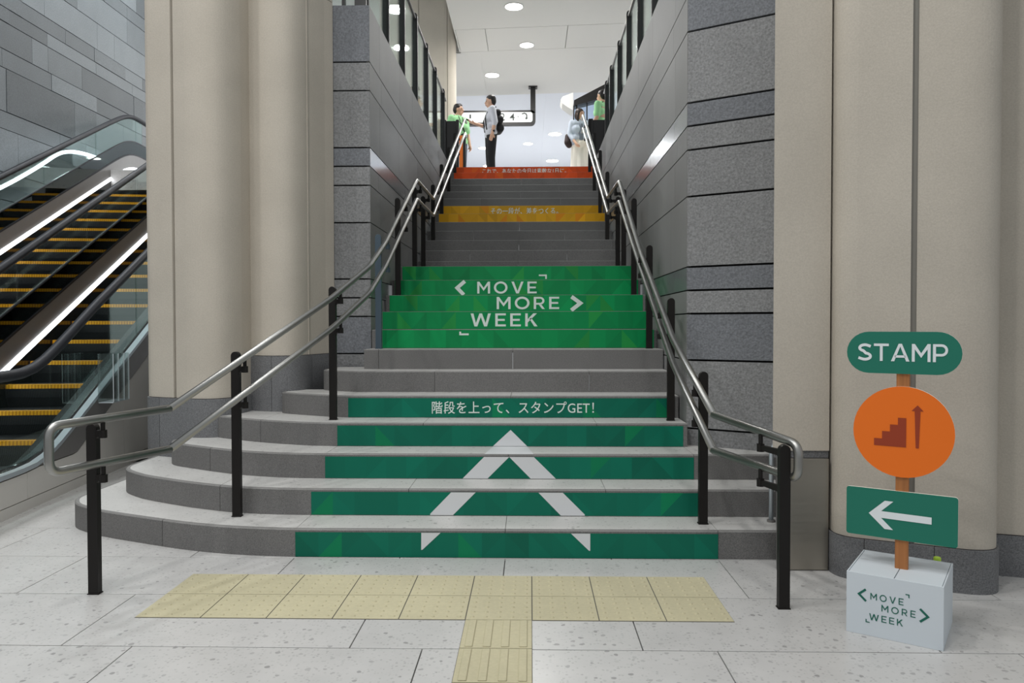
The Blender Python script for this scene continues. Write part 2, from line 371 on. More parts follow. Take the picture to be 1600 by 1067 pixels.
def glyph(ch, t):
    """wide geometric capitals in a box one unit high: (polygons, width)"""
    d = t*1.15
    if ch == 'M': return [[(0, 0), (0, 1), (t, 1), (.5, .48), (1-t, 1), (1, 1), (1, 0), (1-t, 0), (1-t, .70), (.5, .22), (t, .70), (t, 0)]], 1.0
    if ch == 'O': return ring(.53, .5, .53, .52, t), 1.06
    if ch == 'V': return [[(0, 1), (d, 1), (.475, .20), (.95-d, 1), (.95, 1), (.475+d*.52, 0), (.475-d*.52, 0)]], .95
    if ch == 'E': return [[(0, 0), (0, 1), (.72, 1), (.72, 1-t*.9), (t, 1-t*.9), (t, .5+t*.45), (.65, .5+t*.45), (.65, .5-t*.45), (t, .5-t*.45), (t, t*.9), (.72, t*.9), (.72, 0)]], .72
    if ch in 'RP':
        hy = .36 if ch == 'R' else .32
        m = (1+hy)/2; r = (1-hy)/2; q = [[(0, 0), (0, 1), (t, 1), (t, 0)], [(t, 1), (.45, 1), (.45, 1-t*.9), (t, 1-t*.9)], [(t, hy+t*.9), (.45, hy+t*.9), (.45, hy), (t, hy)]]
        q += ring(.45, m, r, r, t*.9, -90, 90, 10)
        if ch == 'R': q.append([(.36, hy), (.36+d, hy), (.80, 0), (.80-d, 0)])
        return q, .80
    if ch == 'W': return [[(0, 1), (d, 1), (.36, .26), (.60, 1), (.78, 1), (1.02, .26), (1.38-d, 1), (1.38, 1), (1.02+d*.5, 0), (1.02-d*.5, 0), (.69, .72), (.36+d*.5, 0), (.36-d*.5, 0)]], 1.38
    if ch == 'K': return [[(0, 0), (0, 1), (t, 1), (t, 0)], [(t, .30), (t, .30+d*1.3), (.80-d*1.3, 1), (.80, 1)], [(.30, .56), (.40, .66), (.84, 0), (.84-d*1.2, 0)]], .84
    if ch == 'T': return [[(0, 1), (.84, 1), (.84, 1-t*.9), (.42+t/2, 1-t*.9), (.42+t/2, 0), (.42-t/2, 0), (.42-t/2, 1-t*.9), (0, 1-t*.9)]], .84
    if ch == 'A': return [[(0, 0), (.42, 1), (.60, 1), (1.02, 0), (1.02-d, 0), (.51, .84), (d, 0)], [(.20, .21), (.20, .21+t*.85), (.82, .21+t*.85), (.82, .21)]], 1.02
    if ch == 'S':
        h = t/2; c = [(.74, .83)] + [(.41+.30*math.cos(math.radians(a)), .745+(.255-h)*math.sin(math.radians(a))) for a in range(55, 271, 18)] + [(.41+.32*math.cos(math.radians(a)), .26+(.26-h)*math.sin(math.radians(a))) for a in range(80, -131, -18)] + [(.04, .17)]
        return stroke(c, t), .80
def word(text, u0, u1, v0, v1, to3, mat, parent, t=.17, gap=.30):
    gs = [glyph(c, t) for c in text]; tot = sum(w_ for _, w_ in gs)+gap*(len(gs)-1); k = (u1-u0)/tot; x = 0
    for q, w_ in gs:
        flat([[(u0+(x+a)*k, v0+(v1-v0)*b) for a, b in p] for p in q], to3, mat, parent, 'letter'); x += w_+gap
def lettering(key, u0, u1, v0, v1, to3, mat, parent, name='letter', label=None):
    x = 0; rows_ = []
    for c in TEXTS[key]:
        V, F, adv = CH[c]; rows_.append((V+np.array([x, 0]), F)); x += adv*1.03
    lo_ = np.min([r[0].min(0) for r in rows_], 0); hi_ = np.max([r[0].max(0) for r in rows_], 0)
    for V, F in rows_:
        Q = (V-lo_)/(hi_-lo_); obj(name, [to3(u0+(u1-u0)*p, v0+(v1-v0)*q) for p, q in Q], F, mat, parent, label=label)
def flat(polys, to3, mat, parent, name='mark', label=None):
    V, F = [], []
    for p in polys:
        n = len(V); V += [to3(*q) for q in p]; F.append(tuple(range(n, n+len(p))))
    return obj(name, V, F, mat, parent, label=label)
def stroke(pts, wd):
    """mitred flat stroke along a 2-D polyline -> list of quads"""
    a = offset(pts, wd/2); b = offset(pts, -wd/2)
    return [[a[i], a[i+1], b[i+1], b[i]] for i in range(len(pts)-1)]

# ------------------------------------------------------------------ dimensions
R, T, Y1, LND, T2 = 0.1607, 0.3199, 0.9124, 1.2823, 0.3258
def yr(k): return Y1+(k-1)*T if k <= 12 else Y1+11*T+LND+(k-13)*T2
XL, XR = -1.24, 1.235
ZT = 25*R      # upper floor

# ------------------------------------------------------------------ concourse floor
fl = empty('floor', (0, 0, 0)); tag(fl, 'pale grey speckled terrazzo slabs of the concourse floor', 'floor', kind='structure')
obj('screed', *box(-9, 9, -9, 12, -0.12, -0.012), 'mortar', fl)
tm = None
rows = {-3: 0.6, -2: 0.0, -1: 0.9, 0: 0.6, 1: 0.0, 2: 0.6, 3: 0.0, 4: 0.9, 5: .6, 6: 0.}
slab_v, slab_f = bbox(-0.5975, 0.5975, -0.2965, 0.2965, -0.012, 0.0, 0.001)
slab_me = None
for j in range(-3, 7):
    yc = 0.3+0.6*(j-1)+0.3
    for i in range(-4, 5):
        xc = rows[j]+1.2*i+0.6
        if xc < -4.7 or xc > 4.2 or (j >= 3 and (xc > -0.6 or xc < -4.5)): continue
        if slab_me is None:
            o = obj('floor_slab', slab_v, slab_f, 'floor_terrazzo', fl, loc=(xc, yc, 0)); slab_me = o.data
        else: link('floor_slab', slab_me, fl, (xc, yc, 0))

# tactile paving
tp = tag(empty('tactile_paving', (0, 0.3, 0)), 'pale yellow tactile paving strip in front of the bottom step', 'tactile paving')
obj('bedding', *box(-1.65, 1.05, 0, .6, .0002, .001), 'mortar', tp); obj('bedding', *box(-.15, .15, -1.2, 0, .0002, .001), 'mortar', tp)
def bump_tile():
    parts = [bbox(-.1478, .1478, -.1470, .1470, .0008, .004, .0008)]
    for a in range(5):
        for b_ in range(5):
            cx, cy = -.12+a*.06, -.12+b_*.06; ring = []
            n = 8; V = [(cx+.011*math.cos(2*math.pi*k/n), cy+.011*math.sin(2*math.pi*k/n), .004) for k in range(n)] + [(cx+.006*math.cos(2*math.pi*k/n), cy+.006*math.sin(2*math.pi*k/n), .009) for k in range(n)]
            F = [(k, (k+1) % n, n+(k+1) % n, n+k) for k in range(n)] + [tuple(range(n, 2*n))]
            parts.append((V, F))
    return join(*parts)
me = None
for i in range(9):
    for j in range(2):
        L_ = (0.3*(i-5)+0.0, 0.15+0.3*j, 0)
        if me is None: me = obj('warning_tile', *bump_tile(), 'tactile_yellow', tp, loc=L_).data
        else: link('warning_tile', me, tp, L_)
def bar_tile():
    parts = [bbox(-.1478, .1478, -.1470, .1470, .0008, .004, .0008)]
    for a in range(4):
        cx = -.1125+a*.075
        parts.append(xform(bbox(-.017, .017, -.138, .138, .003, .009, .003), lambda p, cx=cx: p+Vector((cx, 0, 0))))
    return join(*parts)
me = None
for j in range(4):
    L_ = (0, -0.15-0.3*j, 0)
    if me is None: me = obj('guiding_tile', *bar_tile(), 'tactile_yellow', tp, loc=L_).data
    else: link('guiding_tile', me, tp, L_)

# ------------------------------------------------------------------ stairs
st = tag(empty('staircase', (0, 0.9, 0)), 'wide granite staircase of two flights with curved bottom steps', 'staircase', kind='structure')
left = {
 1: [(-2.935, 3.0), (-2.935, 1.80), (-2.93, 1.68), (-2.895, 1.60), (-2.82, 1.49), (-2.69, 1.396), (-2.57, 1.317), (-2.064, 1.102), (-1.888, 1.034), (-1.65, 0.966), (-1.427, 0.930), (-1.2, 0.9124)],
 2: [(-2.74, 3.0), (-2.74, 2.02), (-2.72, 1.92), (-2.66, 1.82), (-2.566, 1.733), (-2.429, 1.622), (-2.077, 1.435), (-1.88, 1.35), (-1.699, 1.285), (-1.45, 1.242), (-1.2, 1.2323)],
 3: [(-2.49, 3.0), (-2.49, 2.15), (-2.47, 2.08), (-2.42, 2.01), (-2.374, 1.97), (-2.231, 1.887), (-2.0, 1.755), (-1.755, 1.640), (-1.45, 1.566), (-1.2, 1.5522)],
 4: [(-2.275, 2.6), (-2.275, 2.37), (-2.25, 2.315), (-2.173, 2.247), (-1.9, 2.09), (-1.676, 1.985), (-1.4, 1.895), (-1.2, 1.8721)],
 5: [(-1.80, 2.8), (-1.80, 2.53), (-1.785, 2.48), (-1.741, 2.439), (-1.578, 2.35), (-1.38, 2.255), (-1.2, 2.192)],
 6: [(-1.535, 3.15), (-1.535, 2.75), (-1.51, 2.69), (-1.462, 2.643), (-1.314, 2.565), (-1.2, 2.5119)],
}
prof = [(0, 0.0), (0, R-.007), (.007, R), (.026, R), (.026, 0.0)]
def strip(path, z0, name, parent):
    """riser stone swept along a plan polyline; the highlight on its top chamfer is painted in a paler tone"""
    V, F, mi = [], [], []; n = len(prof)
    rings = [offset(path, d) for d, _ in prof]
    for i in range(len(path)):
        for k, (d, z) in enumerate(prof): V.append((rings[k][i][0], rings[k][i][1], z0+z))
        if i:
            o = (i-1)*n
            for k in range(n):
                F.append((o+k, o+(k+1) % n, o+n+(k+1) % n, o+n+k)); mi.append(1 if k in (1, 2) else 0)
    F += [tuple(range(n-1, -1, -1)), tuple(range(len(V)-n, len(V)))]; mi += [0, 0]
    return obj(name, V, F, ['riser_granite', 'rim_granite_highlight'], parent, mi)
def cut(path, xs):
    """split a plan polyline (left to right) at the given X values, leaving a 3 mm joint"""
    segs = []; cur = [path[0]]; xs = sorted(xs); 
    for a, b in zip(path[:-1], path[1:]):
        for x in xs:
            if a[0] < x < b[0] and cur and (len(cur) > 0):
                t = (x-a[0])/(b[0]-a[0]); y = a[1]+t*(b[1]-a[1])
                cur.append((x-.0015, y)); segs.append(cur); cur = [(x+.0015, y)]
        cur.append(b)
    segs.append(cur); return segs
for k in range(1, 26):
    y = yr(k); z0 = (k-1)*R
    rx = 1.80 if k <= 3 else XR-.012
    lx = XL+.02
    path = (left[k] if k in left else [(lx, y)]) + [(rx, y)]
    if k in left: path = smooth_poly(path[:-1], 1) + [path[-1]]
    even = k % 2 == 0
    jx = [-1.8, -.6, .6] if even else [-2.06, -1.2, 0, 1.2]
    if k == 7: jx = [-1.10, 0.0]
    if k == 12: jx = [0]
    for s in cut(path, jx): strip(s, z0, 'riser_stone', st)
    # treads
    yb = yr(k+1)+.03 if k < 25 else y+.4
    inner = offset(path, .0265)
    tj = [-1.8, -.6, .6] if even else [-1.2, 0, 1.2]
    if k in left:
        front = [p for p in inner if p[1] < 2.9]
    else: front = inner
    front[-1] = (rx, front[-1][1])
    for s in cut(front, tj):
        if k in left and s[0][0] < -1.25:
            bk = 3.0 if k <= 3 else (2.75 if k <= 5 else 3.15)
            # column side piece runs back to the plinth
            pts = s + [(s[-1][0], bk), (s[0][0], bk)]
        else: pts = s + [(s[-1][0], yb), (s[0][0], yb)]
        if k == 3 and s[-1][0] > 1.3: pts = s + [(s[-1][0], 1.70), (1.235, 1.97), (s[0][0], 1.97)]
        if k <= 2 and s[-1][0] > 1.3: pts = s + [(s[-1][0], yb), (s[0][0], yb)]
        cx, cy = s[0][0], s[0][1]
        obj('tread_slab', *prism(pts, k*R-.03, k*R-.0006), 'tread_terrazzo', st)
# landing-side stringers: grey edge strips along both walls of the upper flight
for sx, a, b_ in ((-1, XL, XL+.02), (1, XR-.012, XR)):
    pass

# printed vinyl on the risers
def vinyl(k, x0, x1, base, spread, hot, label, group, seed):
    rnd = random.Random(seed); y = yr(k)-.0025; za, zb = (k-1)*R+.003, k*R-(.017 if k < 6 else .003)
    nx = int(round((x1-x0)/.135)); nz = 1; V, F, C = [], [], []
    gx = [x0+(x1-x0)*i/nx for i in range(nx+1)]; gz = [za+(zb-za)*j/nz for j in range(nz+1)]
    def shade():
        f = 1+rnd.uniform(-spread, spread); c = [v*f for v in base]
        if rnd.random() < hot[1]: c = [c[i]*(1-hot[2])+hot[0][i]*hot[2] for i in range(3)]
        return c
    band = [1+rnd.uniform(-spread*.6, spread*.6) for _ in range(nx)]
    for i in range(nx):
        for j in range(nz):
            q = [(gx[i], gz[j]), (gx[i+1], gz[j]), (gx[i+1], gz[j+1]), (gx[i], gz[j+1])]
            tri = ((0, 1, 2), (0, 2, 3)) if rnd.random() < .5 else ((0, 1, 3), (1, 2, 3))
            for t in tri:
                n = len(V); V += [(q[a][0], y, q[a][1]) for a in t]; F.append((n, n+1, n+2))
                c = [v*band[i] for v in (shade() if rnd.random() < .55 else base)]
                C += [c]*3
    o = obj('riser_sticker', V, F, 'print_vinyl')
    at = o.data.attributes.new('print', 'FLOAT_COLOR', 'CORNER')
    # recalc may reorder loops: colour by polygon
    buf = []
    pc = {i: C[i*3] for i in range(len(F))}
    for p in o.data.polygons:
        for _ in p.loop_indices: buf += [*lin(pc[p.index]), 1.0]
    at.data.foreach_set('color', buf)
    tag(o, label, 'sticker', group); return o
def rface(k): 
    y = yr(k)-.0045
    return lambda u, v: (u, y, v)
teal, tealhot = (0, 106, 84), (0, 136, 76)
grn, grnhot = (0, 140, 78), (84, 156, 56)
low = 'dark green stickers on the lower risers'; mid = 'bright green stickers on the middle risers'
S = {}
S[1] = vinyl(1, -1.199, 1.2, teal, .07, (tealhot, .12, .5), 'dark green sticker on the bottom riser with the feet of the white chevron', low, 1)
S[2] = vinyl(2, -1.199, 1.2, teal, .07, (tealhot, .12, .5), 'dark green sticker on the second riser with two slanted white bars wide apart', low, 2)
S[3] = vinyl(3, -1.199, 1.2, teal, .07, (tealhot, .12, .5), 'dark green sticker on the third riser with two white bars nearly meeting', low, 3)
S[4] = vinyl(4, -1.199, 1.195, teal, .07, (tealhot, .12, .5), 'dark green sticker on the fourth riser with the white tip of the chevron', low, 4)
S[5] = vinyl(5, -1.199, 1.195, teal, .07, (tealhot, .12, .5), 'dark green sticker on the fifth riser with white Japanese lettering', low, 5)
S[8] = vinyl(8, -1.13, 1.2, grn, .07, (grnhot, .14, .4), 'bright green sticker on the lowest riser of the bright green block, small white corner mark', mid, 8)
S[9] = vinyl(9, -1.19, 1.2, grn, .07, (grnhot, .14, .4), 'bright green riser sticker bearing the white word WEEK', mid, 9)
S[10] = vinyl(10, -1.185, 1.2, grn, .07, (grnhot, .14, .4), 'bright green riser sticker bearing the white word MORE', mid, 10)
S[11] = vinyl(11, -1.19, 1.2, grn, .07, (grnhot, .14, .4), 'bright green riser sticker bearing the white word MOVE', mid, 11)
S[12] = vinyl(12, -1.17, 1.19, grn, .07, (grnhot, .14, .4), 'topmost bright green riser sticker, at the landing edge', mid, 12)
yel, yelhot = (222, 166, 24), (226, 138, 16)
S[18] = vinyl(18, -1.14, 1.19, yel, .10, (yelhot, .3, .7), 'plain yellow riser sticker below the lettered yellow one', 'yellow stickers on the upper flight', 18)
S[19] = vinyl(19, -1.14, 1.19, yel, .08, (yelhot, .2, .6), 'yellow riser sticker with white Japanese lettering', 'yellow stickers on the upper flight', 19)
ora, orahot = (212, 78, 26), (226, 104, 24)
S[24] = vinyl(24, -1.12, 1.2, ora, .08, (orahot, .2, .6), 'plain orange red riser sticker, second from the top', 'orange stickers on the top risers', 24)
S[25] = vinyl(25, -1.12, 1.2, ora, .08, (orahot, .2, .6), 'orange red sticker with white lettering on the topmost riser', 'orange stickers on the top risers', 25)
flat([[(0.007, .598), (-.115, .4855), (.121, .4855)]], rface(4), 'white_vinyl', S[4], 'chevron_bar')
flat([[(-.158, .4655), (-.298, .3245), (-.135, .3245), (.006, .4655)]], rface(3), 'white_vinyl', S[3], 'chevron_bar')
flat([[(.006, .4655), (.145, .3245), (.309, .3245), (.166, .4655)]], rface(3), 'white_vinyl', S[3], 'chevron_bar')
flat([[(-.340, .304), (-.468, .172), (-.468, .1645), (-.329, .1645), (-.19, .304)]], rface(2), 'white_vinyl', S[2], 'chevron_bar')
flat([[(.192, .304), (.328, .1645), (.473, .1645), (.473, .172), (.340, .304)]], rface(2), 'white_vinyl', S[2], 'chevron_bar')
flat([[(-.477, .1435), (-.478, .046), (-.471, .046), (-.367, .1435)]], rface(1), 'white_vinyl', S[1], 'chevron_bar')
flat([[(.372, .1435), (.474, .046), (.481, .046), (.481, .1435)]], rface(1), 'white_vinyl', S[1], 'chevron_bar')
o = flat([[(-.115, yr(4)-.004), (-.155, yr(3)+.002), (.165, yr(3)+.002), (.121, yr(4)-.004)]], lambda u, v: (u, v, 3*R+.0008), 'white_vinyl', None, 'tread_sticker')
tag(o, 'white sticker on the third tread joining the chevron tip to its bars', 'sticker')
lettering('kaidan', -.58, .609, .672, .764, rface(5), 'pale_vinyl', S[5])
word('MOVE', -.377, .208, 1.634, 1.750, rface(11), 'pale_vinyl', S[11])
word('MORE', -.172, .416, 1.473, 1.588, rface(10), 'pale_vinyl', S[10])
word('WEEK', -.393, .21, 1.311, 1.428, rface(9), 'pale_vinyl', S[9])
flat(stroke([(-.499, 1.755), (-.575, 1.690), (-.51, 1.622)], .036), rface(11), 'pale_vinyl', S[11], 'bracket_mark')
flat(stroke([(.532, 1.589), (.615, 1.528), (.53, 1.461)], .036), rface(10), 'pale_vinyl', S[10], 'bracket_mark')
flat(stroke([(.233, 1.832), (.306, 1.832), (.306, 1.794)], .016), rface(12), 'pale_vinyl', S[12], 'corner_mark')
flat(stroke([(-.458, 1.267), (-.458, 1.244), (-.385, 1.244)], .016), rface(8), 'pale_vinyl', S[8], 'corner_mark')
lettering('sono', -.423, .55, 2.925, 3.022, rface(19), 'pale_vinyl', S[19])
lettering('kore', -.664, .76, 3.90, 3.990, rface(25), 'pale_vinyl', S[25])

# ------------------------------------------------------------------ granite walls beside the stairs
CZ = [0.0, 0.60, 1.077, 1.40, 1.562, 1.725, 2.213, 2.535, 2.70, 2.86, 3.35, 3.595, 4.08]
def stair_z(y):
    k = 0
    for i in range(1, 26):
        if y >= yr(i): k = i
    return k*R
def wall_run(parent, A, B, joints, mat_of, zmin_of, jh=.009, thick=.03, vgap=.004, courses=CZ):
    """clad the vertical plane from A to B (plan) with panels; outward normal to the left of A->B is -thickness side"""
    A = Vector(A); B = Vector(B); d = (B-A).normalized(); n = Vector((-d.y, d.x)); Lg = (B-A).length
    for c in range(len(courses)-1):
        xs = [0]+[j for j in joints(c) if 0.15 < j < Lg-0.15]+[Lg]
        for s0, s1 in zip(xs[:-1], xs[1:]):
            z0, z1 = courses[c], courses[c+1]
            if z1 < zmin_of(s0, s1): continue
            p = [A+d*(s0+vgap/2), A+d*(s1-vgap/2)]
            q = [p[1]+n*thick, p[0]+n*thick]
            obj('granite_panel', *prism([tuple(v) for v in p+q], z0+jh/2, z1-(jh/2 if c < len(courses)-2 else 0)), mat_of(c), parent)
rw = random.Random(3)
wl = tag(empty('wall_left', (XL, 3.2, 0)), 'grey granite panel wall on the left side of the stairs', 'wall', kind='structure')
wr = tag(empty('wall_right', (XR, 1.96, 0)), 'grey granite panel wall on the right side of the stairs', 'wall', kind='structure')
JR = {c: [rw.uniform(.35, .75)+(.95+rw.uniform(-.1, .15))*i for i in range(9)] for c in range(13)}
side = lambda c: 'granite_polished' if c in (8, 4) else 'granite_honed'
front = lambda c: 'granite_rough_dark' if c in (2, 4, 8, 10, 11) else 'granite_rough'
frontL = lambda c: 'granite_rough_dark' if c in (2, 8, 11) else 'granite_rough'
# left: side face runs away from the camera (panels lie to the left of the plane)
wall_run(wl, (XL, 3.205), (XL, 9.66), lambda c: JR[c], side, lambda a, b: stair_z(3.2+a)-.05)
wall_run(wl, (-2.05, 3.205), (XL, 3.205), lambda c: [], frontL, lambda a, b: .9, jh=.013)
obj('backing', *box(-2.05, XL-.018, 3.222, 9.66, 0, 4.072), 'joint_black', wl)
# right: angled front face then side face
cr = Vector((1.235, 1.965)); er = Vector((1.725, 1.68)); er2 = cr+(er-cr)*1.5
wall_run(wr, tuple(cr), tuple(er2), lambda c: [], front, lambda a, b: .3, jh=.014)
wall_run(wr, (XR, 9.66), (XR, 1.965), lambda c: [7.695-j for j in reversed(JR[c])], side, lambda a, b: stair_z(9.66-b)-.05)
obj('backing', *prism([(XR+.018, 1.99), (er2.x, er2.y+.03), (2.4, er2.y+.03), (2.4, 9.66), (XR+.018, 9.66)], 0, 4.072), 'joint_black', wr)

# far wall beyond the escalators
wf = tag(empty('wall_escalator', (-7.6, 5, 0)), 'cool grey granite wall in running courses behind the escalators', 'wall', kind='structure')
CW = [0, .55, 1.1, 1.5, 2.1, 2.55, 3.176, 3.587, 4.223, 4.485, 5.125, 5.398, 5.805, 6.02, 6.262, 6.737, 7.224, 7.473, 8.1, 8.6]
rj = random.Random(11)
JW = {c: [rj.uniform(.2, 1.0)+1.05*i+rj.uniform(-.12, .12) for i in range(16)] for c in range(len(CW))}
for c in range(len(CW)-1):
    ys = [1.0]+[1.0+j for j in JW[c] if .3 < j < 14.6]+[16.0]
    for a, b_ in zip(ys[:-1], ys[1:]):
        if CW[c+1] < 2.2: 
            continue
        th = rj.choice((.03, .03, .036))
        obj('granite_panel', *box(-7.63, -7.63+th, a+.003, b_-.003, CW[c]+.006, CW[c+1]-.006), 'granite_cool', wf)
obj('backing', *box(-7.8, -7.615, -3, 18, 0, 8.6), 'joint_black', wf)
obj('lower_facing', *box(-7.63, -7.602, 1, 16, 0, 2.1), 'granite_cool', wf)

# ------------------------------------------------------------------ columns and piers
def clad(parent, path, z0, z1, xs, mat, name, gap=.008, thick=.05):
    """clad a plan polyline (left to right, material behind it) with panels divided at xs"""
    for s in cut2(path, xs, gap):
        inn = offset(s, thick); obj(name, *prism(list(s)+list(reversed(inn)), z0, z1), mat, parent, smooth=False)
def cut2(path, cuts, gap):
    """split by arc-length cuts given as (x) on the front-most run"""
    segs = []; cur = [path[0]]
    for a, b in zip(path[:-1], path[1:]):
        for x, g in cuts:
            if a[0] < x <= b[0]:
                t = (x-a[0])/(b[0]-a[0]); y = a[1]+t*(b[1]-a[1]); cur.append((x-g/2, y)); segs.append(cur); cur = [(x+g/2, y)]
        cur.append(b)
    segs.append(cur); return segs
def arc_corner(p0, c, p1, n=8):
    return [tuple((1-u)**2*p0[i]+2*u*(1-u)*c[i]+u*u*p1[i] for i in range(2)) for u in [k/n for k in range(n+1)]]
def column(name, label, path, zb, ztop, cuts, base_cuts, tiers=None, out=.012, corecol='joint_grey'):
    c = tag(empty(name, (path[len(path)//2][0], path[len(path)//2][1], 0)), label, 'column', kind='structure')
    zs = [zb+.004]+(tiers or [])+[ztop]
    for a, b_ in zip(zs[:-1], zs[1:]): clad(c, path, a, b_-.006, cuts, 'column_plaster', 'cladding_panel')
    basep = offset(path, -out)
    for s in cut2(basep, base_cuts, .003):
        inn = offset(s, .06); obj('plinth_stone', *prism(list(s)+list(reversed(inn)), 0, zb), 'plinth_granite', c)
    core = offset(path, .03); obj('core', *prism(core, 0, ztop), corecol, c)
    return c
pA = [(-2.845, 3.3), (-2.84, 2.9)] + arc_corner((-2.84, 2.52), (-2.835, 2.445), (-2.76, 2.415), 5) + arc_corner((-2.44, 2.285), (-2.16, 2.18), (-2.10, 2.50), 24) + [(-2.06, 3.0)]
column('column', 'beige rounded column standing between the escalator and the bottom steps', pA, .77, 6.2, [(-2.555, .02)], [(-2.7, .003)])
pB = [(-2.115, 2.95), (-2.112, 2.74)] + [(-2.10, 2.66)] + arc_corner((-1.98, 2.61), (-1.70, 2.50), (-1.665, 2.86), 24) + [(-1.60, 3.08), (-1.555, 3.19)]
column('column', 'beige rounded column fitted between the escalator-side column and the left granite wall', pB, 1.08, 6.2, [(-1.672, .012)], [(-1.9, .003)], tiers=[4.10])
pC = [(1.775, 1.1)] + arc_corner((1.757, .70), (1.757, .628), (1.825, .588), 8) + arc_corner((2.24, .405), (2.46, .31), (2.492, .55), 24) + [(2.50, 1.1)]
column('column', 'beige rounded column right behind the stamp sign', pC, .215, 6.2, [(2.062, .03)], [(1.86, .003), (2.15, .003)])
pD = [(2.53, 1.2), (2.53, .73), (2.60, .675), (3.0, .55), (3.6, .42), (3.9, .45)]
column('column', 'shaded beige column at the right edge behind the sign column', pD, .215, 6.2, [(3.1, .02)], [(3.2, .003)])
# flat pier with a steel base box
pr = tag(empty('pier', (1.66, 1.0, 0)), 'flat beige pier above a steel box beside the bottom right steps', 'column', kind='structure')
obj('cladding_panel', *prism([(1.446, .735), (1.747, .735), (1.80, 1.6), (1.77, 1.6)], .645, 6.2), 'column_plaster', pr)
obj('granite_band', *prism([(1.455, .745), (1.747, .745), (1.80, 1.6), (1.77, 1.6)], .607, .645), 'plinth_granite', pr)
obj('steel_panel', *bbox(1.478, 1.742, .722, .735, 0.004, .603, .002), 'steel_panel', pr)
obj('side_panel', *prism([(1.470, .735), (1.742, .735), (1.78, 1.6), (1.74, 1.6)], 0, .604), 'deck_steel', pr)
obj('shadow_gap', *box(1.744, 1.754, .80, .9, 0, 6.2), 'joint_black', pr)
cg = tag(empty('guard_rod', (1.562, 1.122, R)), 'slim pale vertical rod standing at the right end of the steps', 'rod')
obj('rod', *tube([(1.562, 1.122, R), (1.562, 1.122, R+.42), (1.59, 1.14, R+.46)], .014, 10), 'light_alloy', cg, smooth=True)
obj('foot', *tube([(1.562, 1.122, R), (1.562, 1.122, R+.012)], .024, 12), 'deck_steel', cg)

# ------------------------------------------------------------------ handrails
def post(parent, x, y, z0, zt, inward, rails, width=.050, mat='post_black'):
    """flat black bar with a rounded head; brackets reach to each rail"""
    w2 = width/2; th = .018; n = 8
    prof_ = [(-w2, z0), (w2, z0)] + [(w2*math.cos(a), zt-w2+w2*math.sin(a)) for a in [math.pi*k/n for k in range(n+1)]]
    p = obj('post', *extrude([(x+u, y-th, z) for u, z in prof_], (0, 2*th, 0)), mat, parent)
    obj('base_plate', *bbox(x-w2-.004, x+w2+.004, y-th-.004, y+th+.004, z0, z0+.005, .001), mat, p)
    for (rx, ry, rz) in rails:
        dx, dy = rx-x, ry-y
        zb = rz-.075
        # curved bracket arm: a gusset plate and a pin below the rail
        L_ = math.hypot(dx, dy); ux, uy = dx/L_, dy/L_
        s0 = w2*.6
        pl = [(s0, zb-.05), (s0+.012, zb-.028), (s0+.03, zb-.014), (L_+.012, zb-.012), (L_+.012, zb+.012), (s0, zb+.016)]
        b3 = [(x+ux*s-uy*.009, y+uy*s+ux*.009, z) for s, z in pl]
        g = extrude(b3, (uy*.018, -ux*.018, 0))
        pin = tube([(rx, ry, zb-.016), (rx, ry, rz-.012)], .011, 8)
        pad = tube([(rx, ry, zb-.02), (rx, ry, zb+.018)], .019, 10)
        obj('bracket', *join(g, pin, pad), mat, p)
    return p
RU, RD = .021, .021
# left handrail -------------------------------------------------------------
hl = tag(empty('handrail', (-2.0, .3, 0)), 'double stainless handrail on black posts along the left side of the stairs', 'handrail', 'stair handrails')
ex = Vector((.3845, .9231)); inn = Vector((.9231, -.3845))
P0, P1, P2 = Vector((-2.007, .306)), Vector((-1.642, 1.195)), Vector((-1.276, 2.062))
def rp(p, o=.07): q = p+inn*o; return q
a0 = rp(P0)-ex*.245; kk = rp(P0)+ex*.40; p1r, p2r = rp(P1), rp(P2)
XLr, XRr = -1.055, 1.065
def Lpath(dz, z_flat, z1, z2):
    return [(a0.x, a0.y, z_flat), (kk.x, kk.y, z_flat+.012), (p2r.x-ex.x*.10, p2r.y-ex.y*.10, z2), (XLr-.02, 2.35, 1.76-dz), (XLr, 2.9, 2.0-dz*.97), (XLr, 4.66, 2.855-dz), (XLr, 6.05, 2.885-dz*1.03), (XLr, 10.72, 5.13-dz*1.3), (XLr, 11.0, 5.13-dz*1.3)]
up = Lpath(0, .866, 1.096, 1.515); lo = Lpath(.20, .648, .903, 1.302)
# closing loop at the bottom end
e0 = Vector((a0.x-ex.x*.03, a0.y-ex.y*.03))
loop = fillet([up[1], (e0.x, e0.y, .864), (e0.x, e0.y, .65), lo[1]], .055, 6)
obj('upper_rail', *tube(fillet(up[1:], .05, 3), RU, 12), 'stainless', hl, smooth=True)
obj('lower_rail', *tube(fillet(lo[1:], .05, 3), RU, 12), 'stainless', hl, smooth=True)
obj('end_loop', *tube(loop, RU, 12), 'stainless', hl, smooth=True)
def railz(path, y):
    for a, b in zip(path[:-1], path[1:]):
        if a[1] <= y <= b[1]:
            t = (y-a[1])/(b[1]-a[1]); return a[2]+t*(b[2]-a[2])
    return path[-1][2]
def railx(path, y):
    for a, b in zip(path[:-1], path[1:]):
        if a[1] <= y <= b[1]:
            t = (y-a[1])/(b[1]-a[1]); return a[0]+t*(b[0]-a[0])
    return path[-1][0]
for p, z0 in ((P0, 0), (P1, R), (P2, 4*R)):
    q = rp(p); zu, zl = railz(up, q.y), railz(lo, q.y)
    post(hl, p.x, p.y, z0, zu-.03 if z0 == 0 else zu+.03, 1, [(q.x, q.y, zu), (q.x, q.y, zl)])
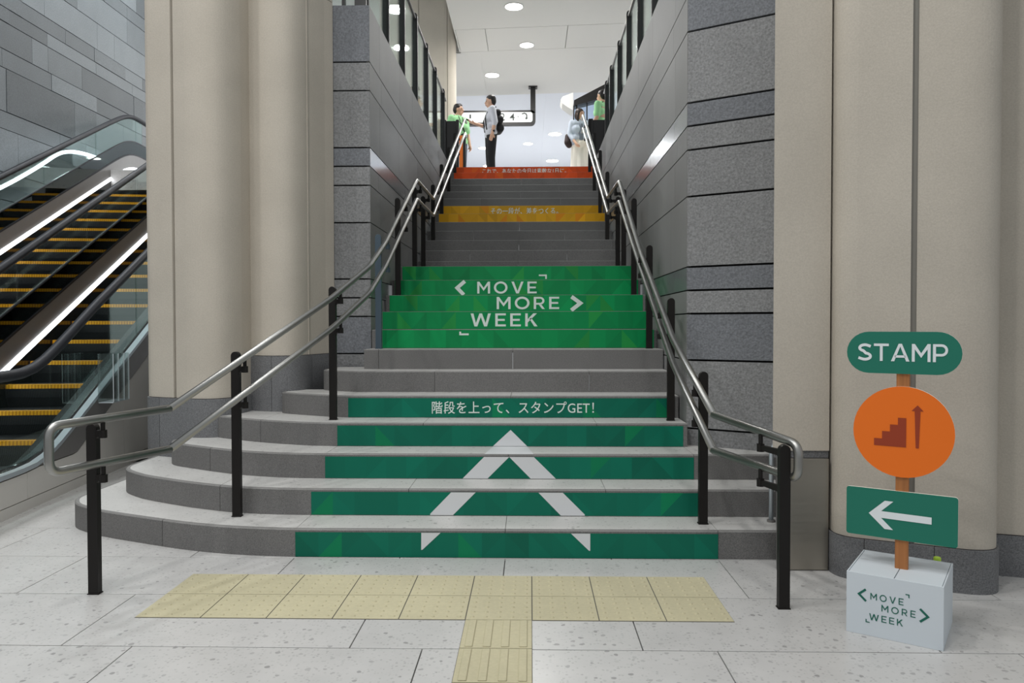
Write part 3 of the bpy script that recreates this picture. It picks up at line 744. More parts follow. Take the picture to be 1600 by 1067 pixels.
for y, k in ((3.02, 7), (3.97, 10), (4.95, 12), (5.62, 12), (6.54, 15), (7.52, 18), (8.49, 21), (9.46, 24)):
    zu, zl = railz(up, y), railz(lo, y); x = -1.135 if k < 12 else -1.12
    post(hl, x, y, k*R, zu+(.03 if k != 12 else -.03), 1, [(XLr, y, zu), (XLr, y, zl)], mat='post_reflection' if k == 7 else 'post_black')
# right handrail ------------------------------------------------------------
hr = tag(empty('handrail', (1.32, .18, 0)), 'double stainless handrail on black posts along the right side of the stairs', 'handrail', 'stair handrails')
def Rpath(dz, zf, z1):
    return [(1.365, .16, zf), (1.128, .73, zf+.065 if dz == 0 else zf+.03), (XRr, 1.55, z1), (XRr, 3.0, 1.925-dz*.62), (XRr, 4.52, 2.80-dz), (XRr, 5.66, 2.825-dz*.9), (XRr, 9.9, 4.96-dz*1.1), (XRr, 10.2, 4.96-dz*1.1)]
upR = Rpath(0, .775, 1.225); loR = Rpath(.205, .617, 1.07)
XRp = 1.14
loopR = fillet([upR[1], (1.374, .138, .772), (1.374, .138, .612), loR[1]], .055, 6)
obj('upper_rail', *tube(fillet(upR[1:], .04, 3), RU, 12), 'stainless', hr, smooth=True)
obj('lower_rail', *tube(fillet(loR[1:], .04, 3), RU, 12), 'stainless', hr, smooth=True)
obj('end_loop', *tube(loopR, RU, 12), 'stainless', hr, smooth=True)
q = Vector((1.322-.065, .178+.02)); 
post(hr, 1.322, .178, 0, .765, -1, [(1.268, .178+.18, railz(upR, .36)), (1.268, .178+.18, railz(loR, .36))])
for y, k, x in ((1.071, 1, 1.150), (2.04, 4, XRp), (3.02, 7, XRp), (3.97, 10, XRp), (4.85, 12, XRp+.01), (5.4, 12, XRp+.01), (6.5, 15, XRp), (7.5, 18, XRp), (8.48, 21, XRp), (9.4, 24, XRp)):
    zu, zl = railz(upR, y), railz(loR, y); xr_ = railx(upR, y)
    post(hr, x, y, k*R, zu+(.05 if k != 12 else -.03), -1, [(xr_, y, zu), (xr_, y, zl)])

# ------------------------------------------------------------------ glass balustrades on top of both walls
def balustrade(label, x, ys, z0, zt, front=None):
    g = tag(empty('glass_balustrade', (x, ys[0], z0)), label, 'railing', 'glass balustrades above the stair walls')
    for y in ys:
        w2 = .024; n = 6
        pf = [(-.03, z0), (.03, z0)] + [(.03*math.cos(a), zt-.03+.03*math.sin(a)) for a in [math.pi*k/n for k in range(n+1)]]
        pf = [(-.036, z0), (.036, z0)] + [(.036*math.cos(a), zt-.036+.036*math.sin(a)) for a in [math.pi*k/n for k in range(n+1)]]
        obj('post', *extrude([(x+u, y-.022, z) for u, z in pf], (0, .016, 0)), 'frame_black', g)
        obj('post', *extrude([(x+u, y+.006, z) for u, z in pf], (0, .016, 0)), 'frame_black', g)
    for a, b_ in zip(ys[:-1], ys[1:]):
        obj('glass_panel', *box(x-.005, x+.005, a+.035, b_-.035, z0+.04, zt-.1), 'glass_clear', g)
    obj('top_rail', *tube([(x, ys[0], zt-.06), (x, ys[-1]+.45, zt-.06)], .02, 8), 'deck_steel', g, smooth=True)
    obj('bottom_channel', *box(x-.03, x+.03, ys[0], ys[-1], z0-.002, z0+.03), 'frame_black', g)
    return g
balustrade('glass balustrade with black posts on top of the left granite wall', -1.31, [3.36, 4.33, 5.30, 6.28, 7.30, 8.28, 9.34], 4.08, 5.26)
balustrade('glass balustrade with black posts on top of the right granite wall', 1.39, [2.3, 3.3, 4.3, 5.3, 6.28, 7.27, 8.27, 9.0], 4.08, 5.26)
gf = tag(empty('glass_balustrade', (-1.6, 3.3, 4.08)), 'glass balustrade across the front end of the left granite wall', 'railing', 'glass balustrades above the stair walls')
for x in (-1.33, -1.47, -1.95):
    obj('post', *box(x-.022 if x < -1.4 else x-.05, x+.004 if x < -1.4 else x+.05, 3.26, 3.31, 4.08, 5.26), 'frame_black', gf)
obj('glass_panel', *box(-1.93, -1.38, 3.28, 3.29, 4.1, 5.16), 'glass_clear', gf)
obj('top_rail', *tube([(-2.0, 3.285, 5.2), (-1.3, 3.285, 5.2)], .02, 8), 'deck_steel', gf, smooth=True)

# ------------------------------------------------------------------ escalators
eA = Vector((-3.416, 1.619)); eB = Vector((-3.739, 4.24)); ed = (eB-eA).normalized(); en = Vector((-ed.y, ed.x))
def E(s, w_, z): p = eA+ed*s+en*w_; return Vector((p.x, p.y, z))
SL = .470
def deckz(s, s_top=9.3):
    base = .31
    def soft(u, k): return math.log(1+math.exp(u*k))/k if u*k < 40 else u
    z = base + SL*(soft(s-.60, 9)-soft(s-s_top, 5))
    return z
def dpath(w_, dz, s0, s1, n=60, top=9.3): return [E(s, w_, deckz(s, top)+dz(s)) for s in [s0+(s1-s0)*i/n for i in range(n+1)]]
def sheet(w0, w1, lo_, hi_, s0, s1, n=50):
    """slab between two height curves lo(s), hi(s) and two lateral offsets"""
    V, F = [], []
    for i in range(n+1):
        s = s0+(s1-s0)*i/n
        V += [E(s, w0, lo_(s)), E(s, w1, lo_(s)), E(s, w1, hi_(s)), E(s, w0, hi_(s))]
        if i:
            o = (i-1)*4; F += [(o+k, o+(k+1) % 4, o+4+(k+1) % 4, o+4+k) for k in range(4)]
    F += [(3, 2, 1, 0), tuple(range(len(V)-4, len(V)))]
    return V, F
const = lambda v: (lambda s: v)
axis = (en.x, en.y, 0)
cleat('step_cleats', (12, 13, 15), (58, 60, 64), axis, .0145)
cleat('comb_yellow', (255, 186, 20), (206, 138, 6), axis, .029)
def esc_steps(root, w0, w1, s0, n):
    """each step: ribbed curved riser, tread, yellow demarcation along the front edge"""
    ds, dz = .440, .200; first = None
    z0 = deckz(s0+.44)-.24-.2
    for i in range(n):
        s = s0+ds*i; zn = z0+dz*i
        prof_ = [(0, 0), (-.004, -.03), (.012, -.12), (.06, -.235), (.06, -.25), (ds+.04, -.25), (ds+.04, -.012), (.0, 0)]
        V = [E(s+a, w0, zn+b) for a, b in prof_[:-1]] + [E(s+a, w1, zn+b) for a, b in prof_[:-1]]
        m = len(prof_)-1
        F = [(k, (k+1) % m, m+(k+1) % m, m+k) for k in range(m)] + [tuple(range(m-1, -1, -1)), tuple(range(m, 2*m))]
        p = obj('escalator_step', V, F, 'step_cleats', root)
        a_ = [(-.0055, .001), (-.0085, -.036), (.002, -.036), (.05, .003)]
        V = [E(s+a, w0+.01, zn+b) for a, b in a_] + [E(s+a, w1-.01, zn+b) for a, b in a_]
        F = [(k, (k+1) % 4, 4+(k+1) % 4, 4+k) for k in range(4)] + [(3, 2, 1, 0), (4, 5, 6, 7)]
        obj('yellow_edge', V, F, 'comb_yellow', p)
hz = lambda s: .66+.05*min(1, max(0, (s-.4)/1.2))
def handrail_belt(root, w_, s0, s1, up_=0):
    P = dpath(w_, lambda s: hz(s)+up_, s0, s1, 70)
    # newel at the lower end
    c = P[0]; nr = .30
    nw = [E(s0-nr*math.sin(a)*.9, w_, c.z-nr+nr*math.cos(a)) for a in [math.pi*k/8 for k in range(8, 0, -1)]]
    obj('moving_handrail', *tube(nw+P, .04, 10), 'rubber_black', root, smooth=True)
def glass_run(root, w_, s0, s1, step, mat='glass_green', base=0.02, up_=0):
    s = s0
    while s < s1:
        e = min(s+step, s1)
        obj('glass_panel', *sheet(w_-.006, w_+.006, lambda q: deckz(q)+base, lambda q: deckz(q)+hz(q)+up_-.03, s+.006, e-.006, 10), mat, root)
        s = e
e1 = tag(empty('escalator', tuple(E(0, .6, 0))), 'near escalator with grey side cladding next to the stairs', 'escalator', 'escalators on the left')
e2 = tag(empty('escalator', tuple(E(0, 2.0, 0))), 'far escalator next to the cool grey granite wall', 'escalator', 'escalators on the left')
S0, S1_ = -1.0, 10.6
lowedge = lambda s: max(deckz(s)-.25, min(.292, deckz(s)-.036))
# near side: skirting, lower cladding, upper cladding band, pale deck edge
for a, b_ in ((-1.4, .35), (.35, 2.05), (2.05, 4.0), (4.0, 6.5), (6.5, 9.5)):
    obj('cladding_panel', *sheet(-.0, .05, const(.083), lambda s: lowedge(s)-.008, a+.003, b_-.003, 20), 'cladding_steel', e1)
    obj('upper_band', *sheet(-.004, .05, lowedge, lambda s: deckz(s)-.034, a+.003, b_-.003, 20), 'deck_steel', e1)
obj('skirting', *sheet(.002, .05, const(0), const(.077), -1.4, 9.5, 4), 'cladding_steel', e1)
obj('core', *sheet(.05, .12, const(0), lambda s: deckz(s)-.04, -1.4, 9.5, 40), 'joint_black', e1)
obj('deck_edge', *sheet(-.008, .048, lambda s: deckz(s)-.033, lambda s: deckz(s), -1.4, 9.8, 60), 'light_alloy', e1)
glass_run(e1, .06, -.9, 9.4, 1.72)
handrail_belt(e1, .06, -1.0, 10)
esc_steps(e1, .26, 1.09, .80-.44, 19)
obj('inner_deck', *sheet(.048, .255, lambda s: deckz(s)-.16, lambda s: deckz(s)-.08, -1.4, 9.8, 60), 'dark_panel', e1)
obj('comb_plate', *sheet(.26, 1.09, const(.0), const(.04), -1.4, .5, 2), 'deck_steel', e1)
def middle(root, root_led, w_, mat_glass, gs):
    obj('skirt_panel', *sheet(w_-.012, w_+.02, lambda s: deckz(s)-.60, lambda s: deckz(s)-.155, -1.0, S1_, 50), 'dark_panel', root_led)
    obj('light_strip', *sheet(w_-.016, w_+.02, lambda s: deckz(s)-.152, lambda s: deckz(s)-.10, -1.0, 9.8, 60), 'led_glow', root_led)
    obj('deck_panel', *sheet(w_-.004, w_+.02, lambda s: deckz(s)-.095, lambda s: deckz(s)+.125, -1.0, S1_, 60), 'deck_steel', root)
    obj('deck_top', *sheet(w_+.02, w_+.30, lambda s: deckz(s)-.03, lambda s: deckz(s)+.0, -1.0, S1_, 60), 'deck_steel', root)
    obj('deck_gasket', *sheet(w_-.006, w_+.02, lambda s: deckz(s)+.125, lambda s: deckz(s)+.148, -1.0, S1_, 60), 'rubber_black', root)
    obj('lower_balustrade', *sheet(w_+.004, w_+.012, lambda s: deckz(s)+.148, lambda s: deckz(s)+.375, -1.0, S1_, 60), 'glass_smoke', root)
    obj('deck_gasket', *sheet(w_+.0, w_+.02, lambda s: deckz(s)+.375, lambda s: deckz(s)+.39, -1.0, S1_, 60), 'rubber_black', root)
    glass_run(root, w_+.01, -.6, 9.9, gs, mat_glass, .40, .12)
    handrail_belt(root, w_+.01, -.8, 10.3, .12)
middle(e2, e1, 1.10, 'glass_clear', 1.5)
esc_steps(e2, 1.47, 2.66, .80-.44, 20)
middle(e2, e2, 2.68, 'glass_green', 1.7)
# glowing tube added for the reflected bright line in the far balustrade glass
lc = tag(empty('glow_line', (-7.2, 7.5, 3.5)), 'long white glowing line added behind the far escalator balustrade', 'light')
obj('glow_tube', *tube(smooth_poly([(-7.10, 5.9, 2.75), (-7.10, 6.87, 3.184), (-7.21, 7.882, 3.698), (-7.283, 8.466, 4.03), (-7.332, 8.865, 4.161), (-7.404, 9.453, 4.252), (-7.52, 10.391, 4.30)], 2), .026, 8), 'led_glow', lc, smooth=True)
obj('backing_channel', *tube(smooth_poly([(-7.15, 5.9, 2.72), (-7.15, 6.87, 3.154), (-7.26, 7.882, 3.668), (-7.333, 8.466, 4.0), (-7.382, 8.865, 4.131), (-7.454, 9.453, 4.222), (-7.55, 10.391, 4.27)], 2), .03, 6), 'light_alloy', lc, smooth=True)
# clear acrylic holder on the near deck
ah = tag(empty('acrylic_holder', tuple(E(1.72, -.02, .62))), 'clear acrylic leaflet holder fixed to the near escalator side', 'holder')
def pane(s0, s1, w0, w1, z0, z1, nm, m): obj(nm, *sheet(w0, w1, const(z0), const(z1), s0, s1, 1), m, ah)
pane(1.47, 1.476, -.14, -.02, .66, 1.08, 'side_pane', 'acrylic')
pane(1.80, 1.806, -.14, -.02, .66, 1.08, 'side_pane', 'acrylic')
pane(1.47, 1.806, -.146, -.14, .66, 1.08, 'front_pane', 'acrylic')
pane(1.47, 1.806, -.02, -.014, .66, 1.08, 'back_pane', 'acrylic')
pane(1.47, 1.806, -.14, -.02, .655, .663, 'bottom_pane', 'acrylic_edge')
for s in (1.47, 1.58, 1.70, 1.803):
    obj('edge', *tube([E(s, -.143, .66), E(s, -.143, 1.08)], .0035, 6), 'acrylic_edge', ah)

# ------------------------------------------------------------------ upper hall
uf = empty('floor_upper', (0, 12, ZT)); tag(uf, 'pale floor of the upper hall at the head of the stairs', 'floor', kind='structure')
obj('slab', *box(-9, 9, yr(25)+.03, 48, ZT-.35, ZT-.001), 'floor_terrazzo', uf)
obj('slab', *box(-2.05, XL-.04, 3.26, yr(25)+.03, ZT-.3, ZT), 'floor_terrazzo', uf)
obj('slab', *box(XR+.04, 9, 2.4, yr(25)+.03, ZT-.3, ZT), 'floor_terrazzo', uf)
ce = tag(empty('ceiling', (0, 12, 7.5)), 'white panelled ceiling of the upper hall with round downlights', 'ceiling', kind='structure')
sk = lambda x: -.0755*x
def cpanel(x0, x1, y0, y1, z, mat, skew=True):
    f_ = sk if skew else (lambda x: 0)
    obj('ceiling_panel', *prism([(x0, y0+f_(x0)), (x1, y0+f_(x1)), (x1, y1+f_(x1)), (x0, y1+f_(x0))], z, z+.05), mat, ce)
g_ = .006
cpanel(-1.42, 2.9, 8.6, 12.53-g_, 7.5, 'ceiling_white'); cpanel(2.9+g_, 9, 8.6, 12.53-g_, 7.5, 'ceiling_white')
xs = [-1.42, -.79, .93, 2.65, 4.37, 9]
for a, b_ in zip(xs[:-1], xs[1:]): cpanel(a+g_, b_-g_, 12.53+g_, 13.82-g_, 7.5, 'ceiling_white')
cpanel(-9, -1.0, 13.82+g_, 16.98, 7.5, 'ceiling_white'); cpanel(-1.0+.002, 9, 13.82+g_, 16.98, 7.5, 'ceiling_white')
obj('ceiling_fascia', *prism([(-9, 16.98+.68), (9, 16.98-.68), (9, 17.1-.68), (-9, 17.1+.68)], 7.5, 8.0), 'ceiling_white', ce)
xs = [-9, -3, 0.6, 4.2, 9]; ysB = [16.9, 21.5, 26.0, 30.5, 36, 42, 48]
for a, b_ in zip(xs[:-1], xs[1:]):
    for c, d in zip(ysB[:-1], ysB[1:]): cpanel(a+.001, b_-.001, c+.0015, d-.0015, 7.92, 'ceiling_cool', False)
obj('void', *box(-9, 9, 16, 48, 8.1, 8.2), 'joint_grey', ce); obj('void', *box(-1.4, 9, 8.6, 16, 7.56, 7.6), 'joint_grey', ce)
obj('high_ceiling', *box(-9, -1.42, 6, 13.9, 9.5, 9.6), 'ceiling_white', ce); obj('void_edge', *box(-1.45, -1.42, 8.6, 13.9, 7.5, 9.5), 'ceiling_white', ce); obj('void_edge', *box(-9, -1.42, 13.95, 14.0, 7.5, 9.5), 'ceiling_white', ce)
for nm, bx, lb in (('wall_far', box(-9, 9, 48, 48.2, ZT, 8.1), 'white end wall of the upper hall'), ('wall_hall_left', box(-9.2, -9, 9, 48, ZT, 9.5), 'white left wall of the upper hall'), ('wall_hall_right', box(9, 9.2, 2.4, 48, ZT, 8.1), 'white right wall of the upper hall')):
    tag(obj(nm, *bx, 'white_paint'), lb, 'wall', kind='structure')
# downlights
def disc(c, r, z, h, n=20): return prism([(c[0]+r*math.cos(2*math.pi*k/n), c[1]+r*math.sin(2*math.pi*k/n)) for k in range(n)], z, z+h)
dl = [(-.164, 11.49, 7.5, .17, 'round ceiling downlight nearest, at the top edge of the view'), (.076, 13.52, 7.5, .15, 'round ceiling downlight in the second panel row'), (-.786, 15.51, 7.5, .17, 'round ceiling downlight above the sign and the man in black trousers'),
      (1.007, 23.02, 7.92, .22, 'round far downlight left of the woman in the cream skirt, upper one'), (.076, 24.4, 7.92, .17, 'small far downlight midway between the man and the woman'), (-1.593, 25.03, 7.92, .18, 'far downlight beside the hip of the man in black trousers'), (1.045, 27.3, 7.92, .24, 'round far downlight left of the cream skirt, lower one'), (-1.55, 28.2, 7.92, .24, 'far downlight just above the top step beside the dark jeans')]
for x, y, z, r, lb in dl:
    d = tag(empty('downlight', (x, y, z)), lb, 'light', 'round ceiling downlights')
    obj('lens', *disc((x, y), r, z-.012, .01), 'lamp_glow', d); 
    n = 20; V = []; F = []
    for k in range(n):
        a = 2*math.pi*k/n; V += [(x+r*math.cos(a), y+r*math.sin(a), z-.012), (x+(r+.02)*math.cos(a), y+(r+.02)*math.sin(a), z-.014), (x+(r+.02)*math.cos(a), y+(r+.02)*math.sin(a), z), (x+r*math.cos(a), y+r*math.sin(a), z)]
    for k in range(n):
        o_, p_ = 4*k, 4*((k+1) % n); F += [(o_+i, o_+(i+1) % 4, p_+(i+1) % 4, p_+i) for i in range(4)]
    obj('trim_ring', V, F, 'ceiling_white', d)
# hanging direction sign
hs = tag(empty('hanging_sign', (.3, 16.5, 6.5)), 'lit white direction sign in a dark frame hanging from the ceiling', 'sign')
obj('hanger', *bbox(.16, .29, 16.42, 16.58, 6.80, 7.5, .01), 'frame_black', hs)
obj('ceiling_cap', *bbox(.11, .34, 16.38, 16.62, 7.475, 7.5, .005), 'frame_black', hs)
def rrect(x0, x1, z0, z1, rr, corners=(1, 1, 1, 1), n=5):
    pts = []
    for (cx, cz, a0_, on) in ((x1-rr, z0+rr, -90, corners[0]), (x1-rr, z1-rr, 0, corners[1]), (x0+rr, z1-rr, 90, corners[2]), (x0+rr, z0+rr, 180, corners[3])):
        for k in range(n+1):
            a = math.radians(a0_+90*k/n); pts.append((cx+rr*math.cos(a), cz+rr*math.sin(a)))
    return pts
obj('frame', *extrude([(x, 16.42, z) for x, z in rrect(-4.2, .29, 6.51, 6.885, .12)], (0, .16, 0)), 'frame_black', hs)
obj('lit_panel', *extrude([(x, 16.412, z) for x, z in rrect(-4.12, .215, 6.575, 6.835, .06)], (0, .02, 0)), 'sign_lit', hs)
hf = lambda u, v: (u, 16.405, v)
lettering('n2', -.62, -.50, 6.62, 6.81, hf, 'sign_ink', hs, 'numeral'); lettering('n4', -.38, -.25, 6.62, 6.80, hf, 'sign_ink', hs, 'numeral'); lettering('n12', -1.42, -1.38, 6.68, 6.78, hf, 'sign_ink', hs, 'numeral')
lettering('dot', -.17, -.15, 6.70, 6.73, hf, 'sign_ink', hs, 'dot')
flat(stroke([(-.06, 6.785), (.0, 6.805), (.05, 6.78), (.066, 6.73), (.05, 6.67)], .026), hf, 'sign_ink', hs, 'turn_arrow')
flat([[(.02, 6.675), (.05, 6.64), (.10, 6.69)]], hf, 'sign_ink', hs, 'arrow_head')
# beige column of the upper hall, seen past the left balustrade
pU = [(-3.1, 13.6), (-3.1, 13.15)] + arc_corner((-3.0, 12.97), (-2.3, 12.94), (-2.05, 12.95), 4) + arc_corner((-1.75, 12.96), (-1.485, 12.96), (-1.478, 13.2), 8) + [(-1.49, 13.6)]
cu = tag(empty('column', (-2.2, 13.3, ZT)), 'tall beige column on the upper floor behind the left glass balustrade', 'column', kind='structure')
for s in cut2(pU, [(-2.23, .012), (-1.62, .012)], .01):
    inn_ = offset(s, .05); obj('cladding_panel', *prism(list(s)+list(reversed(inn_)), ZT, 9.5), 'column_plaster', cu)
obj('core', *prism(offset(pU, .03), ZT, 9.5), 'joint_grey', cu)
# black end panels of the balustrades at the stair head
for xa, xb, lb in ((-1.345, -1.115, 'black panel closing the left balustrade at the stair head'), (1.21, 1.47, 'black panel closing the right balustrade at the stair head')):
    g = tag(empty('end_panel', ((xa+xb)/2, 9.95, ZT)), lb, 'panel', 'black panels at the stair head')
    obj('panel', *bbox(xa, xb, 9.93, 9.97, ZT+.02, 4.885, .006), 'frame_black', g)
    obj('post', *bbox(xa-.02, xa+.03, 9.9, 10.0, ZT, 4.9, .008), 'frame_black', g); obj('post', *bbox(xb-.03, xb+.02, 9.9, 10.0, ZT, 4.9, .008), 'frame_black', g)
    obj('foot', *bbox(xa, xb, 9.9, 10.02, ZT, ZT+.02, .004), 'frame_black', g)
op = tag(empty('standing_panel', (-1.15, 11.15, ZT)), 'narrow orange standing panel with a black edge at the stair head', 'panel')
obj('board', *bbox(-1.225, -1.129, 11.13, 11.16, ZT+.01, 4.93, .004), 'orange_panel', op)
obj('edge_post', *bbox(-1.129, -1.075, 11.12, 11.17, ZT, 4.97, .006), 'frame_black', op)
obj('foot', *bbox(-1.29, -1.1, 11.06, 11.24, ZT, ZT+.015, .004), 'orange_panel', op)
# dark framed glass enclosure, upper right
ec = tag(empty('glass_enclosure', (1.5, 14, ZT)), 'dark framed sloping glass enclosure at the upper right of the hall', 'enclosure')
obj('top_beam', *extrude([(1.146, 14.0, 6.30), (1.146, 14.0, 6.42), (1.89, 14.0, 6.80), (1.96, 14.0, 6.80), (1.96, 14.0, 6.50), (1.89, 14.0, 6.49)], (0, .35, 0)), 'frame_black', ec)
for x0, x1 in ((1.13, 1.155), (1.195, 1.225), (1.43, 1.455), (1.86, 1.95)):
    zt_ = 6.30+(max(x0, 1.146)-1.146)*.26
    obj('mullion', *box(x0, x1, 14.05, 14.12, ZT, zt_+.02), 'frame_black', ec)
for x0, x1 in ((1.155, 1.195), (1.225, 1.43), (1.455, 1.86)):
    obj('glass_pane', *extrude([(x0, 14.08, ZT), (x1, 14.08, ZT), (x1, 14.08, 6.30+(x1-1.146)*.26), (x0, 14.08, 6.30+(x0-1.146)*.26)], (0, .012, 0)), 'glass_blue', ec)
obj('soffit_lobe', *extrude([(.86, 14.4, 6.55), (.90, 14.4, 6.62), (1.15, 14.4, 6.72), (1.15, 14.4, 6.30), (1.02, 14.4, 6.38), (.90, 14.4, 6.47)], (0, .5, 0)), 'ceiling_white', ec)

# ------------------------------------------------------------------ stamp sign on its box
bo = Vector((1.505, -.084)); be = Vector((.8333, -.5528)); bn_ = Vector((.5528, .8333))   # right along the front, back into the room
def Bp(u, v, z): p = bo+be*u+bn_*v; return Vector((p.x, p.y, z))
def bx3(u0, u1, v0, v1, z0, z1, c=.003): return xform(bbox(u0, u1, v0, v1, z0, z1, c), lambda p: Bp(p.x, p.y, p.z))
BW, BD, BH = .367, .375, .262
sb = tag(empty('box', tuple(Bp(BW/2, BD/2, 0))), 'white cardboard box printed MOVE MORE WEEK that holds up the stamp sign', 'box')
obj('front_wall', *bx3(0, BW, 0, .006, 0, BH, .001), 'box_white', sb)
obj('back_wall', *bx3(0, BW, BD-.006, BD, 0, BH, .001), 'box_white', sb)
obj('side_wall', *bx3(0, .006, .006, BD-.006, 0, BH, .001), 'box_white', sb); obj('side_wall', *bx3(BW-.006, BW, .006, BD-.006, 0, BH, .001), 'box_white', sb)
obj('bottom', *bx3(.006, BW-.006, .006, BD-.006, 0, .006, .001), 'box_white', sb)
obj('top_flap', *bx3(.008, BW/2-.0015, .006, BD-.006, BH-.008, BH-.001, .001), 'box_white', sb)
obj('top_flap', *bx3(BW/2+.0015, BW-.008, .006, BD-.006, BH-.008, BH-.001, .001), 'box_white', sb)
bf = lambda u, v: Bp(u, -.0012, v)
word('MOVE', .095, .221, .157, .185, bf, 'box_ink', sb, .15, .42); word('MORE', .138, .266, .115, .143, bf, 'box_ink', sb, .15, .42); word('WEEK', .091, .22, .069, .097, bf, 'box_ink', sb, .15, .36)
flat(stroke([(.077, .196), (.050, .172), (.078, .146)], .009), bf, 'box_ink', sb, 'bracket_mark')
flat(stroke([(.282, .156), (.311, .129), (.282, .103)], .009), bf, 'box_ink', sb, 'bracket_mark')
flat(stroke([(.228, .205), (.241, .205), (.241, .192)], .004), bf, 'box_ink', sb, 'corner_mark')
flat(stroke([(.079, .070), (.079, .058), (.093, .058)], .004), bf, 'box_ink', sb, 'corner_mark')
# sign: stake and three boards
so = Vector((1.757, -.044))-bn_*.015
def Sp(u, v, z): p = so+be*u+bn_*v; return Vector((p.x, p.y, z))
sg = tag(empty('stamp_sign', tuple(Sp(0, .02, .25))), 'stamp sign of three boards on a wooden stake: green, orange disc, green arrow', 'sign')
obj('stake', *xform(bbox(-.024, .027, .002, .03, .20, 1.27, .002), lambda p: Sp(p.x, p.y, p.z)), 'stake_wood', sg)
def board(pts, mat, nm, lab):
    V, F = extrude([Sp(u, -.006, z) for u, z in pts], tuple(Sp(0, .006, 0)-Sp(0, -.006, 0)))
    mi = [1]*len(F); mi[0] = 0; mi[1] = 0
    return obj(nm, V, F, [mat, 'board_edge'], sg, mi, label=lab)
n = 14
stp = [(-.132+.091*math.cos(a), 1.2+.091*math.sin(a)) for a in [math.radians(90+180*k/n) for k in range(n+1)]] + [(.132+.091*math.cos(a), 1.2+.091*math.sin(a)) for a in [math.radians(-90+180*k/n) for k in range(n+1)]]
b1 = board(stp, 'board_green', 'stamp_board', 'green pill shaped board lettered STAMP')
b2 = board([(.003+.197*math.cos(2*math.pi*k/48), .858+.197*math.sin(2*math.pi*k/48)) for k in range(48)], 'board_orange', 'disc_board', 'orange disc with a stair and arrow pictogram')
b3 = board(rrect(-.22, .214, .388, .60, .012), 'board_green', 'arrow_board', 'green board with a white arrow to the left')
sf = lambda u, v: Sp(u, -.0075, v)
word('STAMP', -.178, .172, 1.163, 1.239, sf, 'board_white', b1, .16, .12)
flat([[(-.109, .793), (-.109, .824), (-.077, .824), (-.077, .793)], [(-.077, .793), (-.077, .857), (-.046, .857), (-.046, .793)], [(-.046, .793), (-.046, .888), (-.015, .888), (-.015, .793)], [(-.015, .793), (-.015, .919), (.017, .919), (.017, .793)]], sf, 'board_red', b2, 'stair_pictogram')
flat([[(.054, .793), (.066, .793), (.071, .953), (.049, .953)], [(.06, .977), (.037, .952), (.083, .952)]], sf, 'board_red', b2, 'up_arrow')
flat([[(-.128, .49), (-.064, .552), (-.030, .552), (-.078, .505), (.117, .504), (.117, .474), (-.078, .475), (-.030, .428), (-.064, .428)]], sf, 'board_white', b3, 'left_arrow')
# lime bottle cap peeking behind the box
lb = tag(empty('bottle', tuple(Bp(.30, .43, 0))), 'small bottle with a lime cap standing behind the white box', 'bottle')
q = Bp(.30, .43, 0)
obj('bottle_body', *tube([(q.x, q.y, 0), (q.x, q.y, .004), (q.x, q.y, .17), (q.x, q.y, .20), (q.x, q.y, .235)], [.026, .03, .03, .014, .013], 14), 'acrylic', lb, smooth=True)
obj('cap', *tube([(q.x, q.y, .232), (q.x, q.y, .262), (q.x, q.y, .265)], [.0155, .0155, .012], 14), 'lime', lb, smooth=True)

# ------------------------------------------------------------------ people on the upper floor
def sphere_pts(c, r, n=7):
    c = Vector(c); r = Vector((r, r, r)) if not isinstance(r, (tuple, list, Vector)) else Vector(r); P = []
    for i in range(n+1):
        t = math.pi*i/n
        m = 1 if i in (0, n) else 2*n
        for k in range(m):
            a = 2*math.pi*k/m; P.append(c+Vector((r.x*math.sin(t)*math.cos(a), r.y*math.sin(t)*math.sin(a), r.z*math.cos(t))))
    return P
def hull(bm, pts):
    vs = [bm.verts.new(p) for p in pts]; r = bmesh.ops.convex_hull(bm, input=vs)
    dead = [g for g in r['geom_interior'] if isinstance(g, bmesh.types.BMVert)]+[g for g in r['geom_unused'] if isinstance(g, bmesh.types.BMVert)]
    if dead: bmesh.ops.delete(bm, geom=list(set(dead)), context='VERTS')
def blob(shapes, place, voxel, smooth=6):
    """capsules (p0,r0,p1,r1) and ellipsoids (c,r) fused into one continuous skin"""
    bm = bmesh.new()
    for s in shapes:
        tb = bmesh.new()
        if len(s) == 4: hull(tb, sphere_pts(s[0], s[1])+sphere_pts(s[2], s[3]))
        else: hull(tb, sphere_pts(s[0], s[1], 9))
        m_ = bpy.data.meshes.new('x'); tb.to_mesh(m_); tb.free(); bm.from_mesh(m_); bpy.data.meshes.remove(m_)
    bmesh.ops.recalc_face_normals(bm, faces=bm.faces)
    me_ = bpy.data.meshes.new('blob'); bm.to_mesh(me_); bm.free(); me_.transform(place)
    o = bpy.data.objects.new('blob', me_); col.objects.link(o)
    r = o.modifiers.new('r', 'REMESH'); r.mode = 'VOXEL'; r.voxel_size = voxel
    s_ = o.modifiers.new('s', 'SMOOTH'); s_.factor = .5; s_.iterations = smooth
    return o
PEND = []
def pend(name, shapes, mat, parent, place, voxel=.012, smooth=5):
    PEND.append((name, blob(shapes, place, voxel, smooth), mat, parent))
